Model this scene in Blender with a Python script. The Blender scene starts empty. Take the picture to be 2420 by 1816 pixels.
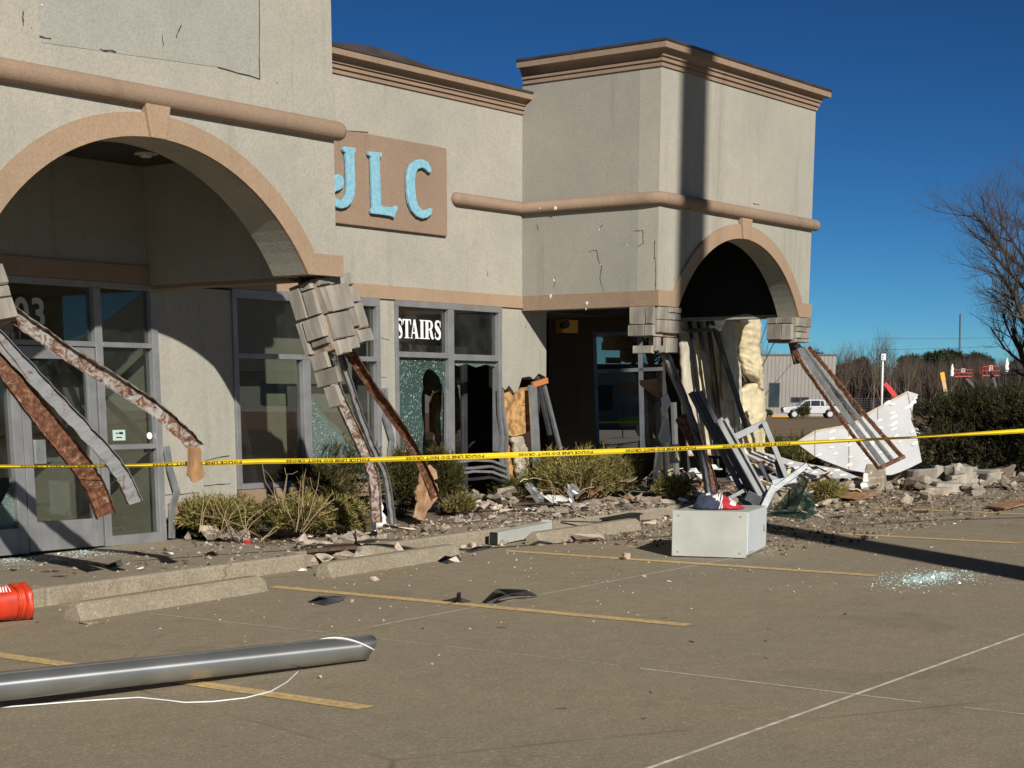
import bpy, math, random
import numpy as np
from mathutils import Vector, Matrix, Quaternion, noise as mnoise

# ------------------------------------------------------------------ camera, sky, sun, exposure
S = bpy.context.scene
COL = S.collection
EYE = Vector((0, 0, 1.65))
YAW, PITCH = 0.645512, -0.2120406
FPX, PPX, PPY, SRC = 3940.92, 1210.0, 1787.2, 2420.0 / 2212.0
FWD = Vector((math.cos(YAW) * math.cos(PITCH), math.sin(YAW) * math.cos(PITCH), math.sin(PITCH)))
RGT = Vector((math.sin(YAW), -math.cos(YAW), 0))
UPV = RGT.cross(FWD)
cam = bpy.data.cameras.new('camera')
camo = bpy.data.objects.new('camera', cam)
COL.objects.link(camo)
camo.location = EYE
camo.rotation_euler = FWD.to_track_quat('-Z', 'Y').to_euler()
cam.sensor_width = 36
cam.lens = FPX / 2420 * 36
cam.shift_y = (PPY - 908) / 2420
cam.clip_start = 0.1
cam.clip_end = 3000
S.camera = camo

SUN_AZ, SUN_EL = math.radians(56.0), math.radians(25.5)     # direction the light travels, from +X towards +Y
SD = Vector((math.cos(SUN_AZ) * math.cos(SUN_EL), math.sin(SUN_AZ) * math.cos(SUN_EL), -math.sin(SUN_EL)))
W = bpy.data.worlds.new('World')
S.world = W
W.use_nodes = True
wn = W.node_tree
sky = wn.nodes.new('ShaderNodeTexSky')
sky.sky_type = 'NISHITA'
sky.sun_disc = False
sky.sun_elevation = SUN_EL
sky.sun_rotation = math.atan2(-SD.x, -SD.y)
sky.altitude = 1500
sky.air_density = 0.7
sky.dust_density = 0.0
sky.ozone_density = 10.0
bgn = wn.nodes['Background']
# the clear winter sky of the photograph is deeper than the model's: one even contrast curve over the whole dome
mul = wn.nodes.new('ShaderNodeVectorMath'); mul.operation = 'SCALE'; mul.inputs['Scale'].default_value = 0.05
gam = wn.nodes.new('ShaderNodeGamma'); gam.inputs[1].default_value = 1.65
mul2 = wn.nodes.new('ShaderNodeVectorMath'); mul2.operation = 'MULTIPLY'; mul2.inputs[1].default_value = (31.5, 26.0, 14.8)
wn.links.new(sky.outputs[0], mul.inputs[0]); wn.links.new(mul.outputs[0], gam.inputs[0])
wn.links.new(gam.outputs[0], mul2.inputs[0]); wn.links.new(mul2.outputs[0], bgn.inputs[0])
bgn.inputs[1].default_value = 0.1
sl = bpy.data.lights.new('sun', 'SUN')
sl.energy = 4.6
sl.angle = math.radians(0.53)
sl.color = (1.0, 0.945, 0.86)
slo = bpy.data.objects.new('sun', sl)
COL.objects.link(slo)
slo.rotation_euler = SD.to_track_quat('-Z', 'Y').to_euler()
slo.location = (-20, -30, 30)
S.view_settings.view_transform = 'Standard'
S.view_settings.look = 'None'
S.view_settings.exposure = 0.35
S.view_settings.gamma = 1.0
S.render.engine = 'CYCLES'
S.cycles.max_bounces = 8
S.cycles.transparent_max_bounces = 12

rnd = random.Random(7)

# ------------------------------------------------------------------ surveying: a measured sight line met with a known plane
def ray(x, y):
    x *= SRC; y *= SRC
    return RGT * ((x - PPX) / FPX) + UPV * (-(y - PPY) / FPX) + FWD
def at(x, y, X=None, Y=None, Z=None):
    d = ray(x, y)
    if Z is not None: t = (Z - EYE.z) / d.z
    elif X is not None: t = X / d.x
    else: t = Y / d.y
    return EYE + d * t
def gz(X):
    return 0.018 * (max(X, -5.0) - 10)
def gat(x, y, dz=0.0):
    d = ray(x, y)
    return EYE + d * ((EYE.z + 0.18 - dz) / (0.018 * d.x - d.z))
def on_plane(x, y, p0, n):
    d = ray(x, y)
    return EYE + d * ((p0 - EYE).dot(n) / d.dot(n))
def atd(x, y, depth):
    d = ray(x, y)
    return EYE + d * (depth / d.dot(Vector((math.cos(YAW), math.sin(YAW), 0))))

# ------------------------------------------------------------------ objects
WL = {}
def tag(o, label, cat, group=None, kind=None):
    if label: o['label'] = label
    if cat: o['category'] = cat
    if group: o['group'] = group
    if kind: o['kind'] = kind
    return o
def thing(name, label, cat, loc=(0, 0, 0), group=None):
    o = bpy.data.objects.new(name, None)
    COL.objects.link(o)
    o.location = loc
    o.empty_display_size = 0.2
    WL[o.name] = Vector(loc)
    return tag(o, label, cat, group)
def link_mesh(name, me, parent=None, origin=None):
    o = bpy.data.objects.new(name, me)
    COL.objects.link(o)
    if parent is not None:
        o.parent = parent
        WL[o.name] = WL[parent.name].copy()
    return o
def inst(name, me, M, parent=None):
    o = bpy.data.objects.new(name, me)
    COL.objects.link(o)
    if parent is not None:
        o.parent = parent
        M = Matrix.Translation(-WL[parent.name]) @ M
        WL[o.name] = WL[parent.name].copy()
    o.matrix_local = M
    return o

class MB:
    def __init__(s): s.v = []; s.f = []; s.m = []; s.mi = 0
    def add(s, vs, fs):
        b = len(s.v)
        s.v += [tuple(v) for v in vs]
        s.f += [tuple(i + b for i in f) for f in fs]
        s.m += [s.mi] * len(fs)
        return s
    def box(s, x0, x1, y0, y1, z0, z1):
        return s.add([(x0,y0,z0),(x1,y0,z0),(x1,y1,z0),(x0,y1,z0),(x0,y0,z1),(x1,y0,z1),(x1,y1,z1),(x0,y1,z1)],
                     [(0,3,2,1),(4,5,6,7),(0,1,5,4),(1,2,6,5),(2,3,7,6),(3,0,4,7)])
    def bar(s, p, q, w, d, up=(0, 0, 1), end=1.0):
        p = Vector(p); q = Vector(q); t = (q - p).normalized()
        up = Vector(up)
        a = t.cross(up)
        if a.length < 1e-4: a = t.cross(Vector((0, 1, 0)))
        a.normalize(); b = a.cross(t).normalized()
        vs = []
        for c, k in ((p, 1), (q, end)):
            for i, j in ((-1,-1),(1,-1),(1,1),(-1,1)):
                vs.append(c + a * (i * w / 2 * k) + b * (j * d / 2 * k))
        return s.add(vs, [(0,1,2,3),(7,6,5,4),(0,4,5,1),(1,5,6,2),(2,6,7,3),(3,7,4,0)])
    def prism(s, pts, n, depth):
        # pts: 3D polygon, extruded by -n*depth behind the face that looks along n
        n = Vector(n).normalized(); pts = [Vector(p) for p in pts]
        nn = Vector((0, 0, 0))
        for i in range(len(pts)):
            nn += pts[i].cross(pts[(i + 1) % len(pts)])
        if nn.dot(n) < 0: pts = pts[::-1]
        k = len(pts)
        vs = pts + [p - n * depth for p in pts]
        fs = [tuple(range(k)), tuple(range(2 * k - 1, k - 1, -1))]
        fs += [(i, i + k, (i + 1) % k + k, (i + 1) % k) for i in range(k)]
        return s.add(vs, fs)
    def tube(s, path, r, n=8, cap=True):
        path = [Vector(p) for p in path]
        if not hasattr(r, '__len__'): r = [r] * len(path)
        rings = []; prev = None
        for i, p in enumerate(path):
            t = (path[min(i + 1, len(path) - 1)] - path[max(i - 1, 0)])
            t = t.normalized() if t.length > 1e-9 else Vector((0, 0, 1))
            if prev is None:
                a = t.cross(Vector((0, 0, 1)))
                if a.length < 1e-3: a = t.cross(Vector((1, 0, 0)))
            else:
                a = prev - t * prev.dot(t)
            a.normalize(); prev = a; b = t.cross(a)
            rings.append([p + (a * math.cos(6.28318 * k / n) + b * math.sin(6.28318 * k / n)) * r[i] for k in range(n)])
        vs = [v for g in rings for v in g]; fs = []
        for i in range(len(path) - 1):
            for k in range(n):
                fs.append((i * n + k, i * n + (k + 1) % n, (i + 1) * n + (k + 1) % n, (i + 1) * n + k))
        if cap:
            fs.append(tuple(range(n - 1, -1, -1)))
            fs.append(tuple(range((len(path) - 1) * n, len(path) * n)))
        return s.add(vs, fs)
    def sweep(s, prof, path, outs):
        # prof: closed (out, z) profile; path: points; outs: outward vector at every point (mitred)
        k = len(prof); vs = []
        for p, o in zip(path, outs):
            for a, z in prof:
                vs.append((p[0] + o[0] * a, p[1] + o[1] * a, z))
        fs = []
        for i in range(len(path) - 1):
            for j in range(k):
                fs.append((i * k + j, (i + 1) * k + j, (i + 1) * k + (j + 1) % k, i * k + (j + 1) % k))
        fs.append(tuple(range(k))); fs.append(tuple(range((len(path) - 1) * k + k - 1, (len(path) - 1) * k - 1, -1)))
        return s.add(vs, fs)
    def channel(s, path, w, d, t, side, hole=None):
        # C-section stud along a path; side = direction the flanges point
        path = [Vector(p) for p in path]
        prof = [(-w/2,0),(w/2,0),(w/2,d),(w/2-t,d),(w/2-t,t),(-w/2+t,t),(-w/2+t,d),(-w/2,d)]
        side = Vector(side); vs = []; k = 8
        for i, p in enumerate(path):
            tn = (path[min(i + 1, len(path) - 1)] - path[max(i - 1, 0)]).normalized()
            b = (side - tn * side.dot(tn)).normalized(); a = tn.cross(b)
            vs += [p + a * x + b * y for x, y in prof]
        fs = []
        for i in range(len(path) - 1):
            for j in range(k):
                fs.append((i * k + j, i * k + (j + 1) % k, (i + 1) * k + (j + 1) % k, (i + 1) * k + j))
        fs += [(7,6,5,4,3,2,1,0), tuple(range((len(path) - 1) * k, len(path) * k))]
        return s.add(vs, fs)
    def mesh(s, name, mats, off=Vector((0, 0, 0)), smooth=False):
        me = bpy.data.meshes.new(name)
        me.from_pydata([(v[0] - off[0], v[1] - off[1], v[2] - off[2]) for v in s.v], [], s.f)
        for m in (mats if isinstance(mats, (list, tuple)) else [mats]): me.materials.append(m)
        me.polygons.foreach_set('material_index', s.m)
        if smooth: me.polygons.foreach_set('use_smooth', [True] * len(me.polygons))
        me.update()
        return me
    def build(s, name, mats, parent=None, smooth=False, label=None, cat=None, group=None, kind=None, bevel=0):
        if parent is not None: off = WL[parent.name].copy()
        else:
            a = np.array(s.v); off = Vector((a[:,0].mean(), a[:,1].mean(), a[:,2].min()))
        me = s.mesh(name, mats, off, smooth)
        o = bpy.data.objects.new(name, me)
        COL.objects.link(o)
        if parent is not None: o.parent = parent
        else: o.location = off
        WL[o.name] = off
        if bevel:
            b = o.modifiers.new('bevel', 'BEVEL'); b.width = bevel; b.segments = 2; b.limit_method = 'ANGLE'
        return tag(o, label, cat, group, kind)

# ------------------------------------------------------------------ materials
class NT:
    def __init__(s, name):
        s.m = bpy.data.materials.new(name); s.m.use_nodes = True
        s.t = s.m.node_tree; s.b = s.t.nodes['Principled BSDF']; s.out = s.t.nodes['Material Output']
    def n(s, typ, **k):
        nd = s.t.nodes.new(typ)
        for a, b in k.items():
            if a.startswith('i_'):
                key = a[2:]; key = int(key) if key.isdigit() else key.replace('_', ' ')
                nd.inputs[key].default_value = b
            else: setattr(nd, a, b)
        return nd
    def l(s, a, b): s.t.links.new(a, b)
    def coord(s, kind='pos', stretch=(1, 1, 1)):
        src = s.n('ShaderNodeNewGeometry').outputs['Position'] if kind == 'pos' else s.n('ShaderNodeTexCoord').outputs['Object']
        mp = s.n('ShaderNodeMapping'); mp.inputs['Scale'].default_value = stretch
        s.l(src, mp.inputs['Vector'])
        return mp.outputs[0]
    def noise(s, co, scale, detail=4, rough=0.55, dist=0):
        nz = s.n('ShaderNodeTexNoise'); nz.inputs['Scale'].default_value = scale
        nz.inputs['Detail'].default_value = detail; nz.inputs['Roughness'].default_value = rough; nz.inputs['Distortion'].default_value = dist
        s.l(co, nz.inputs['Vector']); return nz.outputs['Fac']
    def ramp(s, fac, stops):
        r = s.n('ShaderNodeValToRGB'); e = r.color_ramp.elements
        while len(e) < len(stops): e.new(0.5)
        for i, (p, c) in enumerate(stops):
            e[i].position = p; e[i].color = (c, c, c, 1) if not hasattr(c, '__len__') else (*c, 1)
        s.l(fac, r.inputs[0]); return r.outputs[0]
    def mix(s, fac, a, b, mode='MIX'):
        m = s.n('ShaderNodeMix', data_type='RGBA', blend_type=mode)
        for sock, v in ((m.inputs[0], fac), (m.inputs[6], a), (m.inputs[7], b)):
            if hasattr(v, 'links') or hasattr(v, 'is_linked'): s.l(v, sock)
            elif hasattr(v, '__len__'): sock.default_value = (*v, 1)
            else: sock.default_value = v
        return m.outputs[2]
    def bump(s, h, strength, dist=0.01):
        b = s.n('ShaderNodeBump'); b.inputs['Strength'].default_value = strength; b.inputs['Distance'].default_value = dist
        s.l(h, b.inputs['Height']); s.l(b.outputs[0], s.b.inputs['Normal'])
    def base(s, c):
        if hasattr(c, 'links'): s.l(c, s.b.inputs['Base Color'])
        else: s.b.inputs['Base Color'].default_value = (*c, 1)
    def fin(s, rough=0.7, metal=0.0, spec=None):
        s.b.inputs['Roughness'].default_value = rough; s.b.inputs['Metallic'].default_value = metal
        if spec is not None: s.b.inputs['Specular IOR Level'].default_value = spec
        return s.m
def simple(name, c1, c2=None, scale=4, rough=0.7, metal=0, coord='obj', stretch=(1,1,1), bump=0, bscale=40, lo=0.35, hi=0.65, rand=0.0, spec=None):
    k = NT(name); co = k.coord(coord, stretch)
    col = k.ramp(k.noise(co, scale, 5), [(lo, c1), (hi, c2 or c1)])
    if rand:
        oi = k.n('ShaderNodeObjectInfo')
        hs = k.n('ShaderNodeHueSaturation'); mr = k.n('ShaderNodeMapRange')
        mr.inputs[3].default_value = 1 - rand; mr.inputs[4].default_value = 1 + rand
        k.l(oi.outputs['Random'], mr.inputs[0]); k.l(mr.outputs[0], hs.inputs['Value']); k.l(col, hs.inputs['Color'])
        col = hs.outputs[0]
    k.base(col)
    if bump: k.bump(k.noise(co, bscale, 3), bump, 0.01)
    return k.fin(rough, metal, spec)
def m_stucco(name, c, dirt=0.5):
    k = NT(name); co = k.coord('pos')
    fine = k.noise(co, 55, 3, 0.6)
    big = k.noise(co, 0.9, 5, 0.6)
    st = k.noise(k.coord('pos', (2.6, 2.6, 0.22)), 1.6, 4, 0.6)
    mid = k.noise(co, 7, 4, 0.65)
    col = k.mix(k.ramp(big, [(0.35, 0.0), (0.7, 1.0)]), c, tuple(x * y for x, y in zip(c, (0.80, 0.84, 0.86))))
    col = k.mix(k.ramp(mid, [(0.3, 0.35), (0.7, 0.0)]), col, tuple(x * 0.72 for x in c))
    col = k.mix(k.ramp(st, [(0.56, 0.0), (0.8, dirt)]), col, tuple(x * y for x, y in zip(c, (0.42, 0.45, 0.44))))
    col = k.mix(k.ramp(fine, [(0.35, 0.4), (0.6, 0.0)]), col, tuple(x * 0.55 for x in c))
    k.base(col)
    mixb = k.mix(0.35, fine, k.noise(co, 16, 3))
    k.bump(mixb, 0.45, 0.012)
    return k.fin(0.92, 0, 0.2)
STUCCO = m_stucco('stucco_grey_beige', (0.405, 0.382, 0.318))
STUCCO_SHADE = m_stucco('stucco_shaded', (0.335, 0.318, 0.272), 0.6)  # darker stucco copy: shade of recess and turned wall put into the colour
PATCH = m_stucco('stucco_patch_grey', (0.37, 0.36, 0.31), 0.35)
TAN = m_stucco('trim_tan', (0.385, 0.268, 0.178), 0.35)
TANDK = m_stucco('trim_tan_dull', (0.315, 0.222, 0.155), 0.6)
FLASH = simple('roof_flashing_dark', (0.035, 0.03, 0.028), (0.06, 0.05, 0.045), 3, 0.5)
DARKSHADE = simple('porch_shade_dark', (0.03, 0.028, 0.024), (0.045, 0.042, 0.036), 2, 0.9, coord='pos')  # near-black ceiling tone, the porch shade put into its colour
BLACKSHADE = simple('tower_porch_shade', (0.008, 0.008, 0.011), (0.014, 0.014, 0.018), 2, 0.8, coord='pos')  # deep shade under the tower arch, painted in as black
ALU = simple('anodised_aluminium', (0.25, 0.255, 0.26), (0.32, 0.325, 0.325), 5, 0.42, 0.45, coord='pos', bump=0.03, bscale=60)
ALUDK = simple('dark_bronze_aluminium', (0.05, 0.055, 0.065), (0.085, 0.09, 0.1), 4, 0.4, 0.5, coord='pos')
GALV = simple('galvanised_steel', (0.36, 0.38, 0.39), (0.5, 0.52, 0.52), 9, 0.42, 0.75, coord='pos', bump=0.05)
def m_rust(name, amt, paint=(0.30, 0.29, 0.265)):
    k = NT(name); co = k.coord('pos')
    f = k.ramp(k.noise(co, 13, 8, 0.72, 0.9), [(amt - 0.05, 0.0), (amt + 0.05, 1.0)])
    rc = k.ramp(k.noise(co, 26, 4), [(0.3, (0.040, 0.016, 0.009)), (0.52, (0.125, 0.045, 0.018)), (0.75, (0.26, 0.14, 0.07))])
    k.base(k.mix(f, rc, paint)); k.bump(k.noise(co, 45, 4), 0.5, 0.01)
    return k.fin(0.75, 0.15)
RUST = m_rust('rusted_steel', 0.62)
RUST2 = m_rust('half_rusted_steel', 0.50)
RUST3 = m_rust('lightly_rusted_steel', 0.41, (0.19, 0.195, 0.195))
def m_glass(name, tint, refl=1.0, dirt=0.0):
    k = NT(name); k.t.nodes.remove(k.b)
    tr = k.n('ShaderNodeBsdfTransparent'); tr.inputs[0].default_value = (*tint, 1)
    gl = k.n('ShaderNodeBsdfGlossy'); gl.inputs['Roughness'].default_value = 0.0; gl.inputs[0].default_value = (1, 1, 1, 1)
    # Schlick reflectance, the same on both faces of the thin sheet
    ge = k.n('ShaderNodeNewGeometry'); dt = k.n('ShaderNodeVectorMath', operation='DOT_PRODUCT'); k.l(ge.outputs['Normal'], dt.inputs[0]); k.l(ge.outputs['Incoming'], dt.inputs[1])
    ab = k.n('ShaderNodeMath', operation='ABSOLUTE'); k.l(dt.outputs['Value'], ab.inputs[0])
    om = k.n('ShaderNodeMath', operation='SUBTRACT'); om.inputs[0].default_value = 1.0; k.l(ab.outputs[0], om.inputs[1])
    pw = k.n('ShaderNodeMath', operation='POWER'); pw.inputs[1].default_value = 5.0; k.l(om.outputs[0], pw.inputs[0])
    ma = k.n('ShaderNodeMath', operation='MULTIPLY_ADD'); ma.inputs[1].default_value = 0.957; ma.inputs[2].default_value = 0.043; k.l(pw.outputs[0], ma.inputs[0])
    mu = k.n('ShaderNodeMath', operation='MULTIPLY'); mu.inputs[1].default_value = 1.0 * refl; mu.use_clamp = True
    k.l(ma.outputs[0], mu.inputs[0])
    mx = k.n('ShaderNodeMixShader'); k.l(mu.outputs[0], mx.inputs[0]); k.l(tr.outputs[0], mx.inputs[1]); k.l(gl.outputs[0], mx.inputs[2])
    last = mx
    if dirt:
        df = k.n('ShaderNodeBsdfDiffuse'); df.inputs[0].default_value = (0.25, 0.26, 0.24, 1)
        co = k.coord('pos'); f = k.ramp(k.noise(co, 3, 5), [(0.35, 0.0), (0.75, dirt)])
        m2 = k.n('ShaderNodeMixShader'); k.l(f, m2.inputs[0]); k.l(mx.outputs[0], m2.inputs[1]); k.l(df.outputs[0], m2.inputs[2]); last = m2
    k.l(last.outputs[0], k.out.inputs[0]); return k.m
GLASS = m_glass('tinted_window_glass', (0.80, 0.83, 0.80), 1.5, 0.05)
GLASSDK = m_glass('dark_mirror_glass', (0.25, 0.28, 0.30), 4.5, 0.02)
def m_crazed(name, dens, col=(0.30, 0.40, 0.37), scale=55):
    k = NT(name); co = k.coord('pos')
    vo = k.n('ShaderNodeTexVoronoi', feature='DISTANCE_TO_EDGE'); vo.inputs['Scale'].default_value = scale; k.l(co, vo.inputs['Vector'])
    v2 = k.n('ShaderNodeTexVoronoi'); v2.inputs['Scale'].default_value = scale * 1.1; k.l(co, v2.inputs['Vector'])
    spark = k.ramp(v2.outputs['Color'], [(0.80, 0.0), (0.95, 1.0)])
    edge = k.ramp(vo.outputs['Distance'], [(0.02, 1.0), (0.12, 0.0)])
    c = k.mix(k.ramp(k.noise(co, 2.2, 3), [(0.35, 0.0), (0.65, 1.0)]), tuple(x * 0.35 for x in col), col)
    c = k.mix(edge, c, tuple(min(1, x * 1.7) for x in col)); c = k.mix(spark, c, (0.8, 0.86, 0.84))
    k.base(c); k.fin(0.25, 0, 0.6); k.bump(v2.outputs['Distance'], 0.6, 0.01)
    tr = k.n('ShaderNodeBsdfTransparent'); tr.inputs[0].default_value = (0.5, 0.6, 0.56, 1)
    mx = k.n('ShaderNodeMixShader'); mx.inputs[0].default_value = dens
    k.l(tr.outputs[0], mx.inputs[1]); k.l(k.b.outputs[0], mx.inputs[2]); k.l(mx.outputs[0], k.out.inputs[0])
    return k.m
CRAZED = m_crazed('shattered_tempered_glass', 0.62, (0.17, 0.23, 0.21), 85)
CRAZEDDK = m_crazed('shattered_glass_dark', 0.85, (0.045, 0.085, 0.075), 85)
WHITEPAINT = simple('white_paint', (0.62, 0.64, 0.61), (0.72, 0.73, 0.70), 3, 0.5, coord='pos')
SIGNWHITE = simple('white_vinyl', (0.8, 0.8, 0.8), rough=0.5)
NUMGREY = simple('frosted_vinyl', (0.42, 0.42, 0.42), rough=0.6)
BLUE = simple('weathered_blue_letter', (0.16, 0.37, 0.48), (0.25, 0.47, 0.57), 26, 0.6, coord='pos', bump=0.1, bscale=30)
def m_conc(name, c, c2, sc=0.35, bump=0.3, stain=0.0):
    k = NT(name); co = k.coord('pos')
    a = k.mix(k.ramp(k.noise(co, sc, 6, 0.62), [(0.32, 0.0), (0.68, 1.0)]), c, c2)
    a = k.mix(k.ramp(k.noise(co, 5, 8, 0.75), [(0.36, 0.42), (0.60, 0.0)]), a, tuple(x * 0.62 for x in c))
    a = k.mix(k.ramp(k.noise(co, 70, 3, 0.75), [(0.38, 0.6), (0.58, 0.0)]), a, tuple(x * 0.42 for x in c))
    a = k.mix(k.ramp(k.noise(co, 38, 3, 0.6), [(0.56, 0.0), (0.72, 0.45)]), a, tuple(min(1, x * 1.75) for x in c))
    a = k.mix(k.ramp(k.noise(k.coord('pos', (1, 3, 1)), 1.3, 5), [(0.55, 0.0), (0.85, 0.35)]), a, tuple(x * 0.5 for x in c))
    if stain:
        a = k.mix(k.ramp(k.noise(k.coord('pos', (1, .8, 1)), 0.75, 4, 0.6, 0.8), [(0.60, 0.0), (0.74, stain)]), a, tuple(x * 0.35 for x in c))      # old oil and damp
        a = k.mix(k.ramp(k.noise(k.coord('pos', (.12, 3.2, 1)), 1.1, 5, 0.6, 0.3), [(0.60, 0.0), (0.75, stain * .7)]), a, tuple(x * 0.45 for x in c))   # rubbed tyre tracks
        v = k.n('ShaderNodeTexVoronoi', feature='DISTANCE_TO_EDGE'); v.inputs['Scale'].default_value = 0.23
        k.l(k.mix(0.30, co, k.n('ShaderNodeTexNoise').outputs['Color']), v.inputs['Vector'])
        cr = k.mix(1.0, k.ramp(v.outputs['Distance'], [(0.0009, 0.7), (0.0022, 0.0)]), k.ramp(k.noise(co, .5, 3), [(0.45, 0.0), (0.6, 1.0)]), 'MULTIPLY')
        a = k.mix(cr, a, tuple(x * 0.3 for x in c))
    k.base(a); k.bump(k.noise(co, 80, 4, 0.75), bump, 0.008)
    return k.fin(0.88, 0, 0.25)
LOT = m_conc('lot_concrete', (0.335, 0.276, 0.186), (0.280, 0.246, 0.180), 0.35, 0.4, 0.35)
WALK = m_conc('walk_concrete', (0.34, 0.285, 0.20), (0.28, 0.24, 0.18), 0.8, 0.5, 0.3)
KERB = m_conc('kerb_concrete', (0.30, 0.255, 0.185), (0.36, 0.31, 0.23), 1.4, 0.35, 0.25)
def m_stripe():
    k = NT('stripe_yellow_paint'); co = k.coord('pos')
    a = k.mix(k.ramp(k.noise(co, 22, 5, 0.7), [(0.42, 0.0), (0.60, 1.0)]), (0.42, 0.31, 0.16), (0.66, 0.45, 0.17))
    k.base(a); return k.fin(0.8)
STRIPE = m_stripe()
JOINT = simple('joint_sealant', (0.42, 0.38, 0.30), (0.72, 0.68, 0.58), 8, 0.8, coord='pos')
DIRT = simple('bed_soil', (0.10, 0.07, 0.045), (0.20, 0.15, 0.10), 3, 0.95, coord='pos', bump=0.6, bscale=14)
LAWN = simple('dormant_lawn', (0.20, 0.135, 0.065), (0.145, 0.10, 0.05), 0.5, 0.95, coord='pos', bump=0.5, bscale=5)
STONE = simple('veneer_stone', (0.33, 0.30, 0.24), (0.19, 0.175, 0.15), 6, 0.9, bump=0.7, bscale=14, rand=0.25, stretch=(1, 1, 0.35))
MORTAR = simple('mortar_backing', (0.36, 0.27, 0.20), (0.18, 0.12, 0.09), 12, 0.95, bump=0.9, bscale=25, coord='pos')
RUBBLE = simple('rubble_stone', (0.36, 0.30, 0.23), (0.21, 0.18, 0.14), 5, 0.92, bump=0.6, bscale=18, rand=0.3)
PALE = simple('rubble_pale', (0.55, 0.44, 0.36), (0.40, 0.33, 0.27), 6, 0.92, bump=0.5, bscale=20, rand=0.25)
WOODD = simple('wood_dark', (0.045, 0.028, 0.018), (0.12, 0.07, 0.04), 6, 0.85, stretch=(1, 6, 6), rand=0.3)
OSB = simple('osb_board', (0.52, 0.30, 0.11), (0.20, 0.11, 0.05), 11, 0.85, coord='pos', bump=0.4, bscale=30, lo=0.4, hi=0.62)
PLY = simple('plywood_tan', (0.36, 0.20, 0.09), (0.19, 0.10, 0.05), 5, 0.85, bump=0.5, bscale=18, stretch=(1, 3, 1))
INSUL = simple('insulation_batt', (0.62, 0.53, 0.34), (0.44, 0.38, 0.25), 7, 0.98, coord='pos', bump=0.9, bscale=16)
INSULGREY = simple('insulation_facing', (0.52, 0.48, 0.38), (0.34, 0.31, 0.24), 4, 0.9, coord='pos', bump=0.5, bscale=9, stretch=(2, 2, 0.6))
FOAM = simple('white_foam_board', (0.40, 0.405, 0.415), (0.47, 0.47, 0.475), 2.5, 0.85, coord='pos', bump=0.2, bscale=25)
GLUE = simple('adhesive_dab_white', (0.70, 0.69, 0.66), rough=0.8)
BLACKP = simple('black_shingle', (0.018, 0.018, 0.02), (0.05, 0.05, 0.055), 9, 0.8, bump=0.4, bscale=40)
BLACKPL = simple('black_plastic', (0.012, 0.013, 0.013), (0.02, 0.022, 0.022), 3, 0.4)
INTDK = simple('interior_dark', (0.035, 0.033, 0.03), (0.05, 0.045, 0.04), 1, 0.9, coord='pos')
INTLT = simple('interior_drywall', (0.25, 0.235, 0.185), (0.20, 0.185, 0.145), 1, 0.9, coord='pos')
CEIL = simple('ceiling_tile', (0.55, 0.52, 0.47), (0.40, 0.37, 0.33), 3, 0.9, coord='pos', stretch=(0.4, 2, 1))
BROWNWALL = simple('interior_brown', (0.035, 0.018, 0.012), (0.05, 0.027, 0.018), 1, 0.8, coord='pos')
# ------------------------------------------------------------------ the ground
YS = 13.5      # main storefront plane
YA = 11.1      # left block front
YT = 11.416    # tower front
XT0, XT1 = 18.146, 22.19
KY = 11.25     # kerb face
def terrain(x, y):
    z = gz(min(x, 34)) - 0.07
    if x > 34:
        t = min(1, (x - 34) / 60); t = t * t * (3 - 2 * t)
        z = z * (1 - t) - 0.45 * t
    return z
m = MB()
xs = [-2500, -600, -150, -40, -5, 5, 20, 34, 42, 50, 58, 66, 76, 94, 150, 300, 700, 2500]
ys = [-2500, -600, -150, -40, 0, 12, 30, 60, 120, 300, 700, 2500]
m.add([(x, y, terrain(x, y)) for y in ys for x in xs],
      [(j * len(xs) + i, j * len(xs) + i + 1, (j + 1) * len(xs) + i + 1, (j + 1) * len(xs) + i) for j in range(len(ys) - 1) for i in range(len(xs) - 1)])
m.build('lawn', LAWN, label='dry brown winter lawn beyond the car park', kind='structure')
m = MB()
def sheet(m, pts, dz=0.0):
    m.add([(x, y, gz(x) + dz) for x, y in pts], [tuple(range(len(pts)))])
sheet(m, [(-5, -60), (28, -60), (28, 11.6), (-5, 11.6)]); sheet(m, [(-60, -60), (-5, -60), (-5, 11.6), (-60, 11.6)])
lot = m.build('parking_lot', LOT, label='tan weathered concrete car park', kind='structure')
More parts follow.
